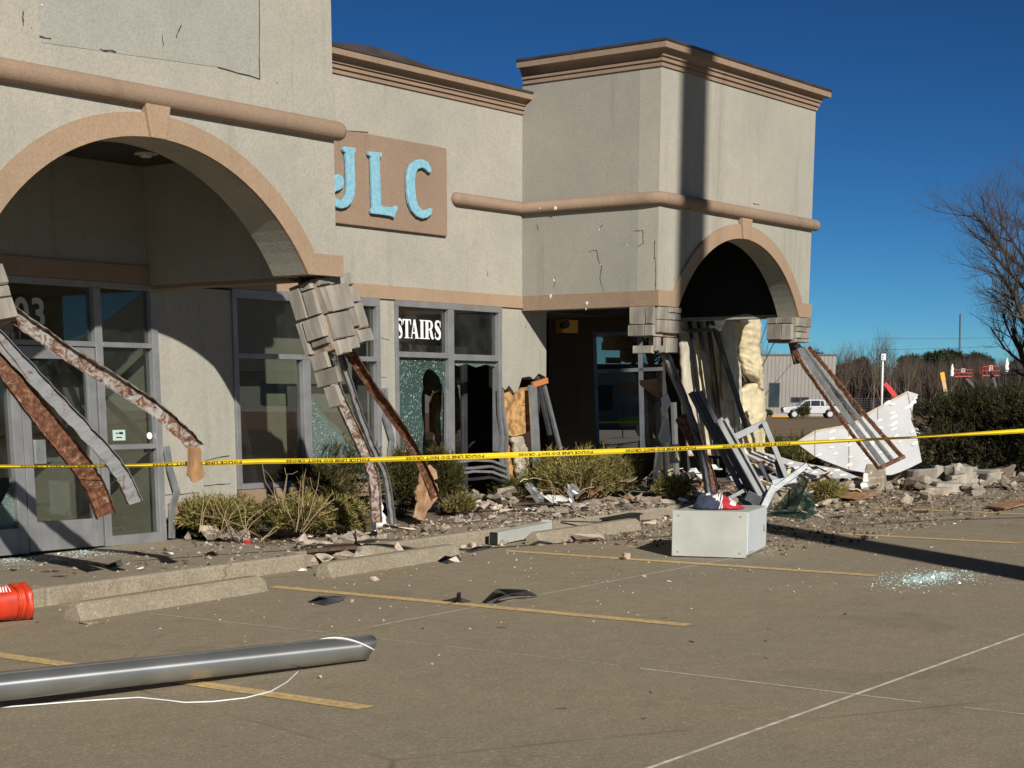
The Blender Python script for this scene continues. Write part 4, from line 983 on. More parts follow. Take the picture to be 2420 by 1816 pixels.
# ------------------------------------------------------------------ white metal cabinet with a crumpled flag on top
CABW = simple('white_enamel', (0.36, 0.375, 0.34), (0.43, 0.445, 0.41), 3.5, 0.45, coord='obj', bump=0.02)
f0 = Vector((14.605, 8.109, 0)); vd = Vector((math.cos(math.radians(17)), math.sin(math.radians(17)), 0)); ud = Vector((-vd.y, vd.x, 0))
zc = gz(14.7)
fr_ = thing('metal_cabinet', 'white enamelled metal cabinet lying on the car park', 'cabinet', (14.9, 8.6, zc))
def obx(m, u0, u1, v0, v1, z0, z1, tilt=0.0):
    c = [(u0,v0,z0),(u1,v0,z0),(u1,v1,z0),(u0,v1,z0),(u0,v0,z1),(u1,v0,z1),(u1,v1,z1),(u0,v1,z1)]
    vs = [f0 + ud * a + vd * b + Vector((0, 0, zc + z + tilt * b)) for a, b, z in c]
    m.add(vs, [(0,1,2,3),(7,6,5,4),(4,5,1,0),(5,6,2,1),(6,7,3,2),(7,4,0,3)])
m = MB(); obx(m, 0, .75, .022, .95, 0.012, .455, .012); m.build('body', CABW, fr_, bevel=0.012)
m = MB(); obx(m, -.006, .752, .0, .018, .006, .46, .012); m.build('front_edge', CABW, fr_, bevel=0.005)
m = MB(); obx(m, -.012, -.001, .03, .94, .035, .45, .012); m.build('door_panel', simple('white_enamel_cool', (0.52, 0.57, 0.59), (0.57, 0.61, 0.62), 2, 0.4), fr_, bevel=0.02)
m = MB(); obx(m, .06, .7, .1, .85, -.004, .011, .0); m.build('base', BLACKPL, fr_)
m = MB()
for u_, z_ in ((.06, .05), (.69, .05), (.06, .41), (.69, .41)): obx(m, u_ - .008, u_ + .008, -.003, .0, z_ - .008, z_ + .008, .012)
m.build('screw_head', GALV, fr_)
m = MB(); obx(m, .0, .75, .0175, .0225, .02, .45, .012); m.build('seam', BLACKPL, fr_)
m = MB(); obx(m, -.0135, -.0115, .78, .84, .20, .27, .012); obx(m, -.0135, -.0115, .1, .3, .05, .056, .012); m.build('scuff', MORTAR, fr_)
NAVY = simple('navy_cloth', (0.022, 0.030, 0.058), (0.04, 0.05, 0.085), 9, 0.9)
REDC = simple('red_cloth_flag', (0.42, 0.022, 0.035), (0.33, 0.018, 0.03), 6, 0.9)
WHC = simple('white_cloth', (0.68, 0.65, 0.60), (0.55, 0.53, 0.5), 6, 0.9)
c0 = f0 + ud * 0.61 + vd * 0.28 + Vector((0, 0, zc + 0.462)); c1 = f0 + ud * 0.12 + vd * 0.42 + Vector((0, 0, zc + 0.464))
dv_ = (c1 - c0); nv, nu = 40, 36; vs = []; fs = []; mi = []
dn = dv_.normalized(); sd = Vector((-dn.y, dn.x, 0))
for j in range(nv + 1):
    v = j / nv
    env = (1 - abs(2 * v - 1) ** 3.5) ** 0.6 if 0 < v < 1 else 0.02
    ht = (0.145 if v < .45 else 0.145 - (v - .45) * .2) * env; wd = (0.15 - 0.03 * v) * env
    for i in range(nu):
        a = 6.28318 * i / nu
        fold = 1 + 0.20 * mnoise.noise(Vector((math.cos(a) * 2.4, math.sin(a) * 2.4, v * 6))) + 0.10 * math.sin(a * 7 + v * 15)
        z = max(0, math.sin(a)) * ht * fold + 0.006
        y = math.cos(a) * wd * (1 + 0.12 * math.sin(v * 17 + i))
        p = c0 + dv_ * v + sd * y + Vector((0, 0, z)) + dn * (0.025 * mnoise.noise(Vector((a * 2, v * 8, 3))))
        vs.append(p)
m = MB()
m.add(vs, [])
for j in range(nv):
    for i in range(nu):
        v = j / nv; a = i
        f = (j * nu + i, j * nu + (i + 1) % nu, (j + 1) * nu + (i + 1) % nu, (j + 1) * nu + i)
        if v < .5: k = 2 if (v > .12 and (i - int(v * 22)) % 18 in (2, 3, 4)) else 0
        elif v < .56: k = 2 if int(v * nv) % 2 == 0 else 0
        elif v < .70 or v > .84: k = 1
        else: k = 2 if i % 36 < 15 else 1
        m.f.append(f); m.m.append(k)
m.build('crumpled_flag', [NAVY, REDC, WHC], None, True, 'crumpled navy, red and white flag lying on the white cabinet', 'flag')

# ------------------------------------------------------------------ small boxes on the walk edge
m = MB(); d0, d1 = Vector((14.38, 11.02, gz(14.4) + .01)), Vector((15.52, 11.13, gz(15.5) + .03))
dd = (d1 - d0).normalized(); nn = Vector((-dd.y, dd.x, 0)); hh = Vector((0, 0, .135))
for a, b in ((0.0, 0.004), (0.11, 0.114)):
    q = [d0 + nn * a, d1 + nn * a, d1 + nn * a + hh, d0 + nn * a + hh]; m.prism(q, -nn, .004)
m.prism([d0 + hh, d1 + hh, d1 + hh + nn * .114, d0 + hh + nn * .114], (0, 0, 1), .004)
ch = m.build('metal_channel', CABW, None, False, 'white sheet metal channel lying against the kerb', 'metal channel')
m = MB(); m.prism([d1 + dd * .005 - nn * .005, d1 + dd * .005 + nn * .13, d1 + dd * .005 + nn * .13 + hh * 1.15, d1 + dd * .005 - nn * .005 + hh * 1.15], dd, .006); m.build('end_plate', CABW, ch)
m = MB(); m.prism([d0 - dd * .004 + nn * .01, d0 - dd * .004 + nn * .104, d0 - dd * .004 + nn * .104 + hh * .9, d0 - dd * .004 + nn * .01 + hh * .9], -dd, .03); m.build('end_plug', BLACKPL, ch)
m = MB(); b0 = Vector((16.55, 11.02, gz(16.6))); m.bar(b0 + Vector((0, 0.05, .075)), b0 + Vector((.75, .12, .095)), 0.13, 0.12); bt = m.build('plastic_trough', BLACKPL, None, False, 'black plastic trough lying between kerb and wheel stop', 'trough', bevel=0.01)
m = MB(); m.bar(b0 + Vector((-.02, 0.05, .12)), b0 + Vector((.78, .12, .14)), 0.16, 0.018); m.build('rim', BLACKPL, bt)
m = MB(); m.tube([b0 + Vector((-.7, .2, .13)), b0 + Vector((-.02, .05, .08))], 0.008, 6); m.build('cord', BLACKPL, bt)

# ------------------------------------------------------------------ police tape
TAPEY = simple('yellow_tape', (0.78, 0.58, 0.02), (0.70, 0.50, 0.015), 3, 0.35)
tp = [(-80, 1009), (0, 1008), (150, 1008), (300, 1006), (420, 1002), (560, 997), (760, 995), (1000, 987), (1200, 980), (1440, 971), (1650, 961), (1850, 951), (2000, 944), (2212, 931), (2300, 925), (2700, 902), (3300, 860)]
TP = [atd(x, y, 12.9 + 5.2 * (min(max(x, 0), 2400) / 2212)) for x, y in tp]
cum = [0]
for a, b in zip(TP, TP[1:]): cum.append(cum[-1] + (b - a).length)
def tape_at(s):
    s = max(0, min(cum[-1] - 1e-4, s))
    i = max(k for k in range(len(cum) - 1) if cum[k] <= s); f = (s - cum[i]) / (cum[i + 1] - cum[i])
    return TP[i].lerp(TP[i + 1], f), (TP[i + 1] - TP[i]).normalized()
def tape_frame(s):
    p, t = tape_at(s)
    tw = 0.42 * math.sin(s * 0.8 + 0.6) + 0.2 * math.sin(s * 2.1) + 0.45
    n = -ax; up = t.cross(n).normalized()
    if up.z < 0: up = -up
    return p, (up * math.cos(tw) + n * math.sin(tw))
m = MB(); vs = []; K = 160
for i in range(K + 1):
    p, c = tape_frame(cum[-1] * i / K)
    fold = Vector((-ax.x, -ax.y, 0)) * 0.012
    for v, o in ((-1, 0), (-.2, 1), (.25, .3), (1, .6)): vs.append(p + c * (0.0245 * v) + fold * o)
m.add(vs, [(4 * i + k, 4 * i + 4 + k, 4 * i + 5 + k, 4 * i + 1 + k) for i in range(K) for k in range(3)])
tape = m.build('caution_tape', TAPEY, None, False, 'yellow police line tape stretched across the damaged shop front', 'caution tape')
tme = text_mesh('POLICE LINE DO NOT CROSS', 0.06, 0.0012, 1)
tv = [v.co.copy() for v in tme.vertices]; tf = [tuple(p.vertices) for p in tme.polygons]
tw_ = max(v.x for v in tv)
for s0 in (0.45, 1.55, 2.75, 3.9, 5.05, 6.2, 7.3):
    m = MB(); vs = []
    for v in tv:
        p, c = tape_frame(s0 + tw_ - v.x)
        vs.append(p - c * (v.y - 0.022) * 0.54 - Vector((ax.x, ax.y, 0)) * 0.0145)
    m.add(vs, tf); m.build('lettering', BLACKPL, tape)

# ------------------------------------------------------------------ foam wall boards with adhesive dabs
def blob_mesh(seed):
    r = random.Random(seed); m = MB(); vs = [(0, 0, 0.5)]; n = 9
    for ring, (rad, h) in enumerate(((.55, .42), (.95, .12), (1.02, 0))):
        for k in range(n):
            a = 6.283 * k / n; q = rad * r.uniform(.75, 1.2)
            vs.append((q * math.cos(a), q * math.sin(a), h))
    fs = [(0, 1 + k, 1 + (k + 1) % n) for k in range(n)]
    for g in range(2):
        for k in range(n): fs.append((1 + g * n + k, 1 + (g + 1) * n + k, 1 + (g + 1) * n + (k + 1) % n, 1 + g * n + (k + 1) % n))
    m.add(vs, fs); return m.mesh('adhesive_dab', GLUE, smooth=True)
BLOBS = [blob_mesh(i) for i in range(4)]
def c3(x, y): return ((1850 + x / 3.0737) / SRC, (700 + y / 3.0737) / SRC)
def c2(x, y): return ((1480 + x / 3.32) / SRC, (740 + y / 3.32) / SRC)
def foam_panel(outline, dabs, p0, n, conv, label, seed, dsz=0.075, edges=()):
    n = n.normalized(); q = [on_plane(*conv(x, y), p0, n) for x, y in outline]
    m = MB(); m.prism(q, n, 0.05)
    o = m.build('insulation_board', FOAM, None, False, label, 'foam board', 'fallen foam wall boards')
    r = random.Random(seed); WL[o.name] = o.location.copy()
    up = (Vector((0, 0, 1)) - n * n.z).normalized(); rt = up.cross(n).normalized()
    for (x, y) in dabs:
        p = on_plane(*conv(x, y), p0, n) + n * 0.001
        t = r.uniform(0.15, .6); a = rt * math.cos(t) + up * math.sin(t); b = n.cross(a)
        s = dsz * r.uniform(.8, 1.35)
        M = Matrix((a * s * 1.5, b * s * 0.75, n * 0.035)).transposed().to_4x4(); M.translation = p
        inst('adhesive_dab', BLOBS[r.randrange(4)], M, o)
    for a, b in edges:
        m = MB(); m.bar(on_plane(*conv(*a), p0, n) + n * .004, on_plane(*conv(*b), p0, n) + n * .004, 0.012, 0.008, n); m.build('panel_seam', MORTAR, o)
    return o
base = gat(1860, 1052); pn = Vector((-ax.x, -ax.y, 0.30))
foam_panel([(95,1060),(235,975),(470,935),(545,900),(610,850),(905,690),(985,715),(945,800),(932,900),(970,1000),(1010,1205),(940,1240),(850,1280),(790,1300),(690,1300),(480,1262),(300,1195),(225,1160),(130,1090)],
    [(150,1060),(360,985),(350,1042),(350,1100),(260,1155),(380,1148),(482,1032),(480,1085),(490,1168),(480,1228),(605,1135),(610,1180),(605,1248),(700,905),(760,778),(795,785),(795,850),(808,880),(805,930),(808,968),(820,1015),(845,1060),(720,1135),(960,745),(915,805),(945,775),(940,985),(955,1070),(710,960),(640,1070),(800,1200)],
    base, pn, c3, 'white foam wall board standing against the dark hedge', 3, 0.034, [((235, 975), (232, 1158)), ((480, 935), (480, 1262)), ((690, 810), (690, 905)), ((905, 690), (945, 900))])
sb = bpy.data.objects['insulation_board']
top_ = [(95,1060),(235,975),(470,935),(545,900),(610,850),(905,690)]
m = MB()
for (a, b) in zip(top_, top_[1:]):
    q = [on_plane(*c3(x, y), base, pn.normalized()) + pn.normalized() * .004 for x, y in (a, b, (b[0] + 4, b[1] + rnd.uniform(14, 40)), ((a[0] + b[0]) / 2, (a[1] + b[1]) / 2 + rnd.uniform(8, 26)), (a[0] + 4, a[1] + rnd.uniform(14, 36)))]
    m.prism(q, pn, .003)
m.build('torn_edge', simple('stained_paper', (0.34, 0.28, 0.21), (0.45, 0.40, 0.33), 7, coord='pos'), sb)
base2 = gat(1800, 1062)
pn2 = Vector((-ax.x * 0.42, -ax.y * 0.42, 1))
foam_panel([(905,1075),(1060,1090),(1180,1120),(1330,1165),(1490,1195),(1660,1222),(1830,1290),(1860,1330),(1790,1352),(1640,1345),(1480,1325),(1370,1300),(1240,1265),(1130,1215),(1020,1150),(940,1110)],
    [(1210,1170),(1290,1180),(1330,1215),(1340,1270),(1430,1215),(1530,1280),(1600,1255),(1630,1305),(1700,1270),(1560,1225),(1100,1130),(1420,1290),(1720,1320),(1480,1250),(1250,1225),(1160,1160),(1650,1235)],
    base2, pn2, c2, 'white foam wall board lying on the rubble', 4, 0.038)
# crumpled end piece of foam
def crumple(name, px, plane_y, amp, mat, seed, label=None, cat=None, group=None, parent=None, nx=8, ny=8, conv=None):
    c = [at(*(conv(*p) if conv else p), Y=plane_y) for p in px]; vs = []
    for j in range(ny + 1):
        for i in range(nx + 1):
            u, v = i / nx, j / ny; p = c[0].lerp(c[1], u).lerp(c[3].lerp(c[2], u), v)
            w = mnoise.noise(Vector((u * 3.1 + seed, v * 3.3, seed))); w2_ = mnoise.noise(Vector((u * 3.1, v * 3.3 + seed, seed * 2)))
            vs.append(p + Vector((w2_ * amp, w * amp * 2, w * amp * .6)))
    m = MB(); m.add(vs, [(j * (nx + 1) + i, (j + 1) * (nx + 1) + i, (j + 1) * (nx + 1) + i + 1, j * (nx + 1) + i + 1) for j in range(ny) for i in range(nx)])
    o = m.build(name, mat, parent, False, label, cat, group); s_ = o.modifiers.new('thick', 'SOLIDIFY'); s_.thickness = 0.006; return o
crumple('foam_scrap', ((1866, 1024), (1888, 1020), (1915, 1052), (1860, 1056)), 11.2, 0.04, GLUE, 3, 'crumpled white foam scrap at the end of the lying panel', 'foam scrap')
crumple('foam_scrap', ((1960, 918), (1982, 925), (1988, 940), (1966, 936)), 13.5, 0.03, GLUE, 5, 'torn white foam corner on top of the standing panel', 'foam scrap')

# ------------------------------------------------------------------ wrecked aluminium frame
wf0 = atd(1640, 1085, 22.0); wf = thing('wrecked_window_frame', 'twisted grey aluminium window frame heaped before the tower', 'window frame', (wf0.x, wf0.y, gz(wf0.x)))
for (a, b, w, d_, mt) in (((1492, 848), (1612, 1078), .075, 22.2, ALUDK), ((1503, 846), (1628, 1080), .055, 22.1, ALUDK), ((1512, 846), (1640, 1084), .06, 22.0, ALUDK), ((1553, 905), (1656, 1090), .09, 21.8, ALU), ((1566, 905), (1668, 1090), .03, 21.75, ALU),
        ((1588, 944), (1652, 914), .085, 21.9, ALU), ((1650, 912), (1704, 1044), .065, 21.8, ALU), ((1664, 1064), (1744, 1004), .07, 21.7, GALV), ((1668, 1045), (1720, 1035), .09, 21.8, GALV), ((1600, 1004), (1700, 1046), .05, 22.3, ALU),
        ((1570, 1032), (1672, 1058), .05, 22.4, GALV), ((1585, 1000), (1670, 1070), .05, 22.5, ALUDK), ((1612, 1070), (1664, 1094), .13, 21.7, ALUDK), ((1640, 1000), (1662, 1040), .06, 22.1, ALUDK), ((1560, 1085), (1610, 1058), .05, 22.0, ALU),
        ((1650, 1095), (1672, 1050), .09, 21.6, GALV), ((1600, 1060), (1625, 1030), .07, 22.2, INTDK), ((1680, 995), (1690, 1035), .10, 21.9, ALUDK)):
    m = MB(); m.bar(atd(*a, d_), atd(*b, d_), w, 0.06, -ax, 0.95); m.build('frame_bar', mt, wf, bevel=0.004)
# shattered panes heaped beside it
SHEETG = m_crazed('cracked_green_glass', 0.20, (0.14, 0.22, 0.20), 26)
for k, (px, zz) in enumerate(((((1690, 1103), (1738, 1020), (1748, 1034), (1745, 1106)), (.0, .62, .55, .02)), (((1668, 1104), (1712, 1052), (1726, 1074), (1722, 1110)), (.0, .34, .24, .0)), (((1736, 1108), (1742, 1066), (1772, 1082), (1762, 1110)), (.0, .30, .16, .0)),
        (((1664, 1112), (1700, 1094), (1770, 1104), (1740, 1122)), (.012, .03, .03, .01)), (((1700, 1090), (1730, 1062), (1762, 1092), (1720, 1104)), (.05, .22, .08, .03)))):
    q = [gat(x, y, z) for (x, y), z in zip(px, zz)]; n = (q[1] - q[0]).cross(q[2] - q[0]).normalized(); n = n if n.dot(ax) < 0 or n.z > .5 else -n
    c_ = (q[0] + q[2]) / 2; q[3] = q[3] - n * (q[3] - q[0]).dot(n)
    e = [q[0], q[0].lerp(q[1], .5) + n * 0 + (q[0].lerp(q[1], .5) - c_) * .08, q[1], q[1].lerp(q[2], .45) - (q[1].lerp(q[2], .45) - c_) * .12, q[2], q[3]]
    m = MB(); m.prism(e, n, .008)
    m.build('glass_pane', SHEETG, None, False, ('tall pointed shard of green glass by the wrecked frame', 'leaning green glass shard at the frame foot', 'small green glass shard propped beside the tall one', 'flat green glass pane lying on the ground by the frame', 'tilted green glass pane on the shard heap')[k], 'glass pane')
# boards
def board(name, px, z, th, mat, label, cat='board', group=None):
    q = [gat(x, y, zz) for (x, y), zz in zip(px, z)]; n = (q[1] - q[0]).cross(q[2] - q[0]).normalized(); n = n if n.z > 0 else -n
    m = MB(); m.prism(q, n, th); return m.build(name, mat, None, False, label, cat, group)
board('plywood_board', ((1744, 1042), (1800, 1046), (1880, 1060), (1900, 1066), (1860, 1078), (1815, 1072)), (.18, .16, .10, .06, .05, .08), .02, PLY, 'long brown plywood piece under the lying foam board')
board('plywood_board', ((2128, 1092), (2225, 1074), (2240, 1082), (2170, 1098)), (.05, .05, .05, .04), .02, PLY, 'brown plywood piece lying in the rubble near the hedge')
board('cardboard_sheet', ((1322, 1012), (1345, 1000), (1372, 1010), (1362, 1022)), (.46, .50, .48, .44), .01, PLY, 'tan cardboard sheet on the heap by the entry', 'cardboard')
board('cardboard_sheet', ((1318, 1024), (1366, 1026), (1362, 1040), (1330, 1040)), (.36, .38, .34, .30), .01, simple('orange_board', (0.45, 0.2, 0.07), rough=.8), 'orange tinted board on the heap by the entry')
board('timber_plank', ((1640, 1066), (1730, 1052), (1734, 1058), (1650, 1074)), (.12, .14, .12, .10), .03, WHITEPAINT, 'pale plank lying under the wrecked frame', 'plank')
board('timber_plank', ((660, 1178), (770, 1172), (772, 1180), (664, 1188)), (.17, .17, .16, .16), .03, WOODD, 'dark split plank lying on the walk edge', 'plank')
# torn board stuck upright between the shrubs
ragged('torn_board', [(906, 1022), (913, 1010), (930, 1003), (941, 1022), (937, 1045), (941, 1060), (931, 1082), (921, 1108), (912, 1126), (899, 1124), (890, 1117), (898, 1085), (895, 1062), (903, 1045)], 12.5, simple('torn_board_tan', (0.42, 0.28, 0.18), (0.24, 0.12, 0.05), 6, coord='pos', bump=.8, bscale=22), None, 12, .06, .03)
tb = bpy.data.objects['torn_board']; tag(tb, 'torn tan board standing between two shrubs', 'board')
crumple('foam_scrap', ((796, 1108), (826, 1085), (834, 1130), (806, 1146)), 11.35, 0.03, GLUE, 9, 'crumpled white foil at the foot of the hanging studs', 'foam scrap')
crumple('metal_flap', ((1133, 1046), (1148, 1044), (1178, 1080), (1160, 1092)), 12.2, 0.03, GALV, 2, 'long bent grey metal flap at the dark end of the spreading shrub', 'metal flap', 'bent metal flaps by the spreading shrub')
crumple('metal_flap', ((1226, 1048), (1240, 1046), (1256, 1062), (1232, 1088)), 12.1, 0.03, GALV, 4, 'short folded grey metal flap in front of the spreading shrub', 'metal flap', 'bent metal flaps by the spreading shrub')
# torn batten and sheathing heap under the stair window
# black roofing scraps on the slab
def scrap(pts, label, lift=.10, seed=0, mat=None, cat='roofing scrap', name='roofing_scrap', group=None):
    r = random.Random(seed); q = []
    for i, (x, y, h) in enumerate(pts): q.append(gat(x, y, h))
    c = sum(q, Vector()) / len(q); c.z += 0.01
    m = MB(); m.add(q + [c], [(i, (i + 1) % len(q), len(q)) for i in range(len(q))])
    o = m.build(name, mat or BLACKP, None, False, label, cat, group); s_ = o.modifiers.new('thick', 'SOLIDIFY'); s_.thickness = .008; s_.offset = 1; return o
scrap([(664, 1300, .005), (690, 1290, .06), (722, 1287, .05), (748, 1288, .04), (735, 1300, .005), (700, 1308, .005)], 'crumpled black roofing piece just past the yellow stripe')
scrap([(952, 1298, .005), (985, 1298, .01), (988, 1282, .12), (996, 1280, .12), (994, 1296, .03), (1018, 1298, .01), (1000, 1303, .004)], 'small black roofing piece with one end sticking up')
scrap([(1042, 1303, .005), (1066, 1280, .12), (1075, 1272, .13), (1105, 1274, .12), (1140, 1276, .08), (1162, 1289, .01), (1120, 1288, .03), (1080, 1292, .06), (1062, 1303, .005)], 'large curled black roofing strip near the slab joint')
scrap([(945, 1212, .005), (962, 1202, .08), (975, 1204, .05), (990, 1198, .06), (998, 1210, .01), (965, 1218, .005)], 'crumpled black roofing piece by the end of a wheel stop')
scrap([(1004, 1190, .005), (1030, 1182, .05), (1062, 1180, .02), (1050, 1187, .004), (1015, 1194, .004)], 'flat dark roofing strip near the white channel')
scrap([(228, 1222, .16), (262, 1208, .22), (262, 1220, .17), (235, 1225, .155)], 'dark bent scrap on the walk before the door', mat=BLACKP)
scrap([(440, 1198, .155), (460, 1192, .2), (470, 1200, .155)], 'small black scrap on the kerb edge', mat=BLACKP)

# ------------------------------------------------------------------ torn sheets and strips heaped under the tower
rw = random.Random(41)
SH = (('drywall_sheet', WHITEPAINT, 'torn white drywall piece in the heap under the tower', 'drywall'), ('insulation_tuft', INSUL, 'torn cream insulation tuft in the heap under the tower', 'insulation'), ('board_piece', PLY, 'splintered brown board in the heap under the tower', 'board'),
      ('metal_strip', GALV, 'twisted bright metal strip in the heap under the tower', 'metal strip'), ('metal_strip', ALUDK, 'twisted dark metal strip in the heap under the tower', 'metal strip'), ('plaster_sheet', MORTAR, 'torn brown plaster sheet in the heap under the tower', 'plaster'))
for i in range(78):
    nm, mt, lb, ct = SH[i % 6]
    x = rw.uniform(17.6, 23.6); y = rw.uniform(11.5, 13.2) if x < 20.5 else rw.uniform(10.6, 12.8)
    z = gz(x) + (.14 if y > 11.25 else .0) + rw.uniform(.0, .30) * (1 if y > 11.8 else .45)
    a = rw.uniform(0, 3.14); L_ = rw.uniform(.18, .62); w_ = rw.uniform(.05, .24) if 'strip' not in nm else rw.uniform(.03, .07)
    if 'strip' in nm: L_ *= 1.6
    d = Vector((math.cos(a), math.sin(a), rw.uniform(-.35, .45))).normalized(); n = d.cross(Vector((rw.uniform(-.5, .5), rw.uniform(-.5, .5), 1))).normalized(); u = n.cross(d)
    vs = []
    for k in range(6):
        f = k / 5 - .5; bend = u * (.10 * L_ * mnoise.noise(Vector((i * 3.1, f * 3, 0))) * 2)
        for sgn_ in (-1, 1): vs.append(Vector((x, y, z + .02)) + d * (f * L_) + n * (sgn_ * w_ / 2 * rw.uniform(.55, 1.15)) + bend)
    low_ = min(v.z for v in vs); gl_ = gz(x) + (.122 if y > 12.05 else .151 if y > 11.25 else .001)
    if low_ < gl_: vs = [v + Vector((0, 0, gl_ - low_ + .004)) for v in vs]
    m = MB(); m.add(vs, [(2 * k, 2 * k + 1, 2 * k + 3, 2 * k + 2) for k in range(5)])
    o = m.build(nm, mt, None, False, lb, ct, 'torn pieces in the heap under the tower'); s_ = o.modifiers.new('thick', 'SOLIDIFY'); s_.thickness = .012 if 'strip' not in nm else .004
# ------------------------------------------------------------------ foliage
def tri_mesh(name, V, mats, smooth=False):
    V = np.asarray(V, dtype=np.float32).reshape(-1, 3); n = len(V) // 3
    me = bpy.data.meshes.new(name); me.vertices.add(n * 3); me.vertices.foreach_set('co', V.ravel())
    me.loops.add(n * 3); me.loops.foreach_set('vertex_index', np.arange(n * 3, dtype=np.int32))
    me.polygons.add(n); me.polygons.foreach_set('loop_start', np.arange(0, n * 3, 3, dtype=np.int32)); me.polygons.foreach_set('loop_total', np.full(n, 3, dtype=np.int32))
    for m_ in mats if isinstance(mats, (list, tuple)) else [mats]: me.materials.append(m_)
    me.update(calc_edges=True); me.validate(); return me
def m_leaf(name, stops, trans=0.25):
    k = NT(name); g = k.n('ShaderNodeNewGeometry')
    c1 = k.ramp(g.outputs['Random Per Island'], stops)
    nz = k.ramp(k.noise(k.coord('pos'), 3.2, 3), [(0.35, 0.55), (0.65, 1.15)])
    c = k.mix(1.0, c1, nz, 'MULTIPLY'); k.base(c); k.fin(0.7, 0, 0.25)
    tl = k.n('ShaderNodeBsdfTranslucent'); k.l(c, tl.inputs[0])
    mx = k.n('ShaderNodeMixShader'); mx.inputs[0].default_value = trans
    k.l(k.b.outputs[0], mx.inputs[1]); k.l(tl.outputs[0], mx.inputs[2]); k.l(mx.outputs[0], k.out.inputs[0]); return k.m
JUN = m_leaf('juniper_olive', [(0.0, (0.055, 0.065, 0.016)), (0.35, (0.15, 0.145, 0.034)), (0.65, (0.27, 0.22, 0.065)), (1.0, (0.46, 0.36, 0.15))])
JUND = m_leaf('juniper_dark', [(0.0, (0.020, 0.028, 0.008)), (0.5, (0.060, 0.062, 0.016)), (0.85, (0.12, 0.098, 0.026)), (1.0, (0.17, 0.11, 0.04))])
HEDGE = m_leaf('hedge_dark', [(0.0, (0.014, 0.018, 0.006)), (0.55, (0.036, 0.038, 0.012)), (0.9, (0.058, 0.050, 0.018)), (1.0, (0.10, 0.066, 0.03))], 0.12)
PINEM = m_leaf('pine_needles', [(0.0, (0.012, 0.022, 0.010)), (0.6, (0.030, 0.045, 0.016)), (1.0, (0.060, 0.070, 0.022))], 0.1)
BARK = simple('bark_grey_brown', (0.075, 0.055, 0.04), (0.13, 0.10, 0.075), 8, 0.95)
BARKD = simple('bark_dark', (0.045, 0.032, 0.024), (0.085, 0.062, 0.046), 8, 0.95)
TWIG = simple('dry_twig', (0.36, 0.26, 0.14), (0.24, 0.16, 0.09), 8, 0.9)
def sprays(rs, P, D, L, W, per, spread):
    n = len(P); out = []
    for k in range(per):
        b = P + D * (L[:, None] * (k / per))
        d = D + spread * rs.normal(size=(n, 3)); d /= np.linalg.norm(d, axis=1)[:, None]
        w = np.cross(d, rs.normal(size=(n, 3))); w /= np.linalg.norm(w, axis=1)[:, None] + 1e-9
        l = L * rs.uniform(.45, .9, n)
        out.append(np.stack([b - w * (W * .5), b + w * (W * .5), b + d * l[:, None]], 1))
    return np.concatenate(out).reshape(-1, 3)
